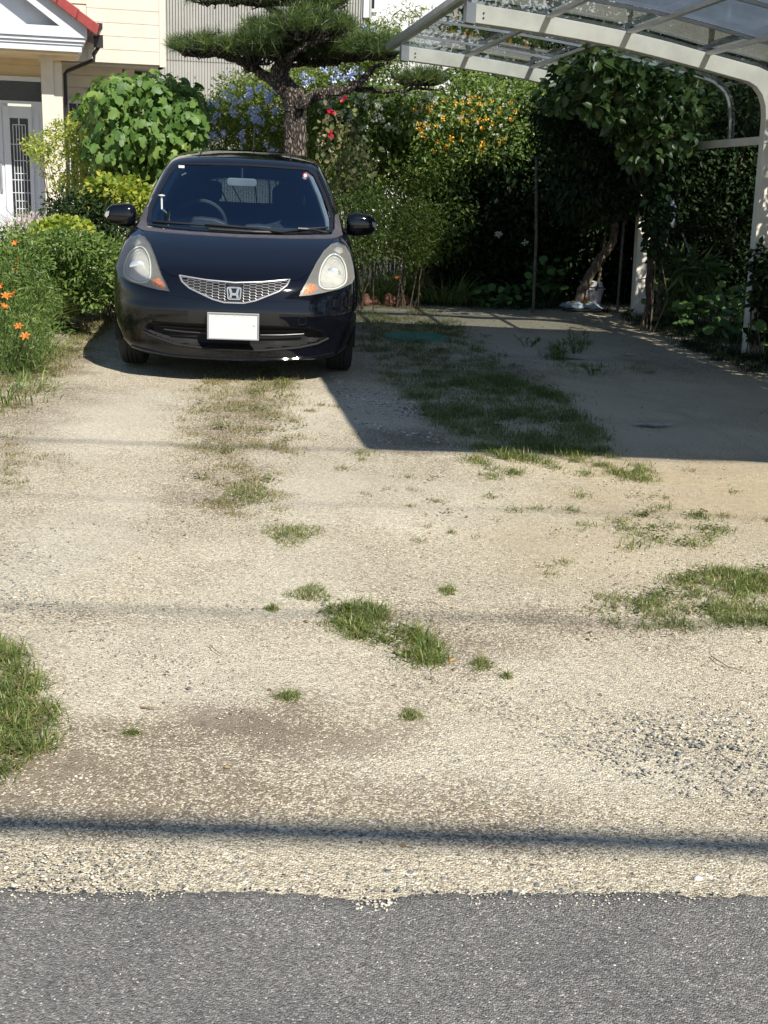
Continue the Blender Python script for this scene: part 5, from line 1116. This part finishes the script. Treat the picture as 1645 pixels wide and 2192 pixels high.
rounds('round-leaved plants around the foot of the rear post', [(1370,690),(1420,700),(1420,660),(1375,660)], 45, .05, .28, .09)
rounds('round-leaved plants at the back right of the thin pipe frame', [(1130,655),(1190,662),(1200,645),(1140,640)], 60, .15, .50, .09)
rounds('low round leaves left of the pipe frame', [(1000,662),(1110,665),(1120,645),(1010,645)], 110, .03, .22, .08)
bush('fern_like_palm', 'shaded palm with fine drooping leaves behind the rear post', 'palm', [(1450,560),(1490,545),(1520,580),(1480,600),(1450,600)], 12.3, 12.8, 300, .24, SLIM, M['l_cam'], 10, .12, .3, .3, 3, .012)
grass_obj('ground_cover', [([(1330,690),(1420,720),(1520,770),(1650,815),(1700,800),(1700,720),(1500,690),(1350,670)], 3500, .03, .12, 70, .08, .25, .7), ([(900,655),(1300,668),(1300,640),(900,630)], 2500, .03, .12, 60, .08, .25, .7)], M['l_dark'], 'dark low ground cover along the edge of the carport')

# ================================================================== small things
def rock(px, py, s, lab, mat='terra', Y=None):
    bm = bmesh.new(); bmesh.ops.create_icosphere(bm, subdivisions=3, radius=1); ph = random.uniform(0, 9)
    for v in bm.verts:
        k = 1+.18*math.sin(v.co.x*4+ph)+.12*math.sin(v.co.y*6+ph*2)+.1*math.sin(v.co.z*7+ph); v.co = Vector((v.co.x*s[0]*k, v.co.y*s[1]*k, v.co.z*s[2]*k))
    me = bpy.data.meshes.new('rock'); bm.to_mesh(me); bm.free(); o = link_mesh('rock', me, M[mat], None, True); g_ = G(px, py); o.location = (g_[0], g_[1], s[2]*.55); tag(o, lab, 'rock', 'terracotta rocks edging the bed')
rock(783,655,(.075,.07,.07),'leftmost reddish rock edging the bed right of the car'); rock(803,652,(.06,.06,.05),'second reddish rock from the car along the bed edge'); rock(838,655,(.09,.08,.08),'largest reddish rock, third from the car'); rock(862,653,(.06,.07,.08),'rightmost reddish rock below the orange lily')
rock(222,640,(.09,.07,.03),'flat pale stone beside the left front wheel', 'pot')
fpn = empty('flower_pot', G(899,640), 0, 'dark terracotta flower pot behind the orange lily', 'pot'); MB().lathe([(0,0),(.075,0),(.10,.19),(.112,.19),(.112,.225),(.095,.225),(.09,.19),(0,.19)], (0,0,0), 28).build('pot_body', M['terra'], fpn, True); MB().lathe([(0,.195),(.091,.197)], (0,0,0), 24).build('soil', M['soil'], fpn)
# bag and pots
bg0 = G(1250, 668); bagv = MB(); nx, ny = 26, 18; V = []; Fc = []
for sgn in (1, -1):
    for j in range(ny+1):
        for i in range(nx+1):
            u, v = -1+2*i/nx, -1+2*j/ny; e = (1-abs(u)**3)*(1-abs(v)**3); w = .012*math.sin(9*u+4*v)+.008*math.sin(17*v-5*u)
            V.append((u*.235*(1-.06*v*v)+.01*math.sin(9*v), v*.16*(1-.08*u*u)+.012*math.sin(8*u), .045+sgn*(.004+.045*e)+w*(.35+e*.6)*(sgn > 0)))
for s_i in range(2):
    for j in range(ny):
        for i in range(nx):
            a = s_i*(nx+1)*(ny+1)+j*(nx+1)+i; q = (a, a+1, a+nx+2, a+nx+1); Fc.append(q if s_i == 0 else q[::-1])
bagv.add(V, Fc); bag = bagv.build('soil_bag', M['bagw'], None, True); bag.location = (bg0[0], bg0[1]+.10, 0); bag.rotation_euler = (0, 0, R(8)); tag(bag, 'crumpled pale blue plastic soil bag lying on the ground under the pots', 'bag')
pm = MB(); sel = [k for k in range(nx*ny) if 6 <= k % nx < 17 and 6 <= k//nx < 15]; 
for k in sel: q = Fc[k]; pm.add([(V[i][0], V[i][1], V[i][2]+.003) for i in q], [(0,1,2,3)])
pm.build('bag_print', M['bagp'], bag, True)
def pot(name, x, y, z, prof, mat, lab, seg=32, mod=None):
    o = MB().lathe(prof, (0,0,0), seg, 'Z', mod).build(name, M[mat], None, True); o.location = (x, y, z); tag(o, lab, 'pot', 'pots stacked on the soil bag'); return o
bx, by = bg0[0], bg0[1]+.10
pot('plant_pot', bx+.00, by+.05, .075, [(0,0),(.052,0),(.058,.06),(.062,.06),(.062,.075),(.050,.075),(.046,.01),(0,.01)], 'terra', 'brownish pot, lower of the small stack on the bag')
pot('plant_pot', bx+.00, by+.05, .151, [(0,0),(.046,0),(.056,.065),(.062,.065),(.062,.085),(.052,.085),(.042,.01),(0,.01)], 'pot', 'grey round pot, upper of the small stack on the bag')
pot('slatted_pot', bx+.13, by+.06, .075, [(0,0),(.062,0),(.085,.155),(.098,.155),(.098,.172),(.082,.172),(.060,.012),(0,.012)], 'pot', 'tall ribbed pale pot on the right of the bag', 48, lambda a: .05*(1 if math.sin(a*12) > 0 else 0))
pot('pot_saucer', bx+.13, by+.06, .249, [(0,0),(.060,0),(.085,.012),(.085,.02),(.072,.022),(.070,.060),(.060,.066),(0,.066)], 'potw', 'white upturned bowl on top of the ribbed pot')
MB().tube([(bx+.0, by+.0, .256), (bx+.08, by+.02, .262)], .006, 6).build('wooden_label', M['straw']).update_tag(); tag(bpy.data.objects['wooden_label'], 'small wooden stick lying on the ribbed pot rim', 'stick')
bush('vine_mass', 'dark tangle of vines hanging below the small tree under the carport', 'climber', [(1180,220),(1300,300),(1400,320),(1385,420),(1320,450),(1280,470),(1210,440)], 12.5, 13.5, 9000, .075, LEAF, M['l_dark'], 130, .2, .4, .4, 0, .01)
# pipe frame
f0 = Vector(P(1146,602,13.3)); fr = empty('pipe_frame', (f0.x, f0.y, 0), 0, 'thin weathered pipe frame standing before the dark hedge', 'frame'); a = Vector(P(1149,338,13.3))-Vector(fr.location); b = Vector(P(1345,347,13.5))-Vector(fr.location)
MB().tube([(0,0,0), (a.x*.4+.01, a.y*.4, a.z*.5), tuple(a)], .016, 8).build('upright_pipe', M['rust'], fr, True); MB().tube([tuple(a-Vector((.06,0,0))), tuple(b)], .011, 8).build('cross_pipe', M['rust'], fr, True); MB().tube([tuple(b), (b.x+.02,b.y,0)], .014, 8).build('upright_pipe', M['rust'], fr, True)
# pale container behind the hedge stems
j0 = P(1430,450,12.9); jo = MB().lathe([(0,0),(.075,.0),(.08,.03),(.08,.20),(.05,.26),(.035,.27),(.035,.31),(0,.31)], (0,0,0), 24).build('plastic_jug', M['jug'], None, True); jo.location = (j0[0], j0[1], j0[2]-.16); tag(jo, 'pale blue plastic container half hidden in the dark leaves', 'container')
MB().tube([(j0[0], j0[1], 0), (j0[0], j0[1], j0[2]-.16)], .03, 8).build('wooden_stake', M['bark']); tag(bpy.data.objects['wooden_stake'], 'wooden stake holding the pale plastic container', 'stake')
# manhole cover
mc = G(892, 722); cv = MB().lathe([(0,.006),(.285,.006),(.29,.010),(.305,.010),(.308,-.01)], (0,0,0), 48)
cvo = cv.build('manhole_cover', M['cover'], None, True); cvo.location = tuple(mc); tag(cvo, 'round green ribbed utility cover set in the shaded grass', 'cover')
rb = MB()
for i in range(-11, 12):
    x = i*.024; h = math.sqrt(max(0, .275**2-x*x))
    rb.box((x-.006,-h,.0065),(x+.006,h,.014))
rb.build('ribs', M['cover'], cvo)
# plastic film, scraps, twigs
def film(px, py, w, d, lab, rz=0):
    m = MB(); nx, ny = 16, 6; V = []
    for j in range(ny+1):
        for i in range(nx+1):
            u, v = i/nx, j/ny; V.append(((u-.5)*w*(.6+.4*math.sin(3*v+.5))+.02*math.sin(7*v), (v-.5)*d*(.35+.65*abs(math.sin(3.3*u+.4)))+.03*math.sin(5*u+1), .013+.004*abs(math.sin(9*u+5*v))+.003*math.sin(15*v+3*u)**2))
    m.add(V, [(j*(nx+1)+i, j*(nx+1)+i+1, (j+1)*(nx+1)+i+1, (j+1)*(nx+1)+i) for j in range(ny) for i in range(nx)])
    o = m.build('plastic_scrap', M['film'], None, True); o.location = tuple(G(px, py)); o.rotation_euler = (0, 0, rz); tag(o, lab, 'litter')
film(1395, 912, .24, .10, 'crumpled clear plastic scrap near the open edge of the shade', .3); film(1222, 768, .22, .12, 'whitish plastic scrap among the weeds', .1); film(1345, 762, .12, .05, 'small pale scrap right of the weeds')
def twig(pts, r, lab):
    q = [G(x, y)+np.array([0, 0, .006+.004*(i % 2)]) for i, (x, y) in enumerate(pts)]; o = MB().tube(q, np.linspace(r, r*.5, len(q)), 5).build('twig', M['straw']); tag(o, lab, 'twig')
twig([(1523,1408),(1540,1422),(1560,1432),(1592,1442)], .0022, 'thin curved dry twig on the gravel at the right'); twig([(450,1385),(458,1395),(475,1405)], .002, 'short bent twig on the pale gravel left of centre'); twig([(302,1518),(325,1522),(346,1520)], .003, 'short green-brown twig above the small left tuft'); twig([(1065,805),(1085,820),(1110,828)], .006, 'forked dry twig in the shaded grass')
o = MB(); o.add([(0,0,.004),(.018,.004,.010),(.026,.018,.004),(.010,.016,.012)], [(0,1,2,3)]); lf = o.build('fallen_leaf', M['f_orange']); lf.location = tuple(G(962,1418)); lf.scale = (.7,.7,.7); tag(lf, 'single fallen orange leaf at the end of the grass strip', 'leaf')
# white planter edge by the door
pe = empty('planter_box', P(85,500,12.6)*np.array([1,1,0]), 0, 'low white planter edge among the plants near the door', 'planter'); z_ = P(85,484,12.6)[2]
MB().box((-.20,-.02,z_-.03),(.24,.02,z_)).box((-.20,.3,z_-.03),(.24,.34,z_)).box((-.20,.02,z_-.03),(-.17,.3,z_)).box((.21,.02,z_-.03),(.24,.3,z_)).build('rim', M['white'], pe)
MB().box((-.18,0,0),(.22,.32,z_-.031)).build('box', M['pot'], pe)
# overhead cables above the road; their shadows cross the lot
for (y, h, r, sag, lab) in ((2.615, 5.4, .037, .0, 'thick bundled overhead cable'), (4.02, 6.3, .010, .0, 'thin overhead wire'), (6.54, 7.4, .012, .0, 'highest overhead wire'), (5.42, 6.8, .005, 0, 'thinnest overhead wire')):
    k = h/SUN.z; y0 = y+k*SUN.y; pts = [(x, y0+(.02*x if y > 3 else .006*x), h+.0012*(x-2)**2) for x in np.linspace(-18, 22, 25)]
    o = MB().tube(pts, r, 10).build('overhead_cable', M['cable'], None, True); tag(o, lab+' running along the road', 'cable')
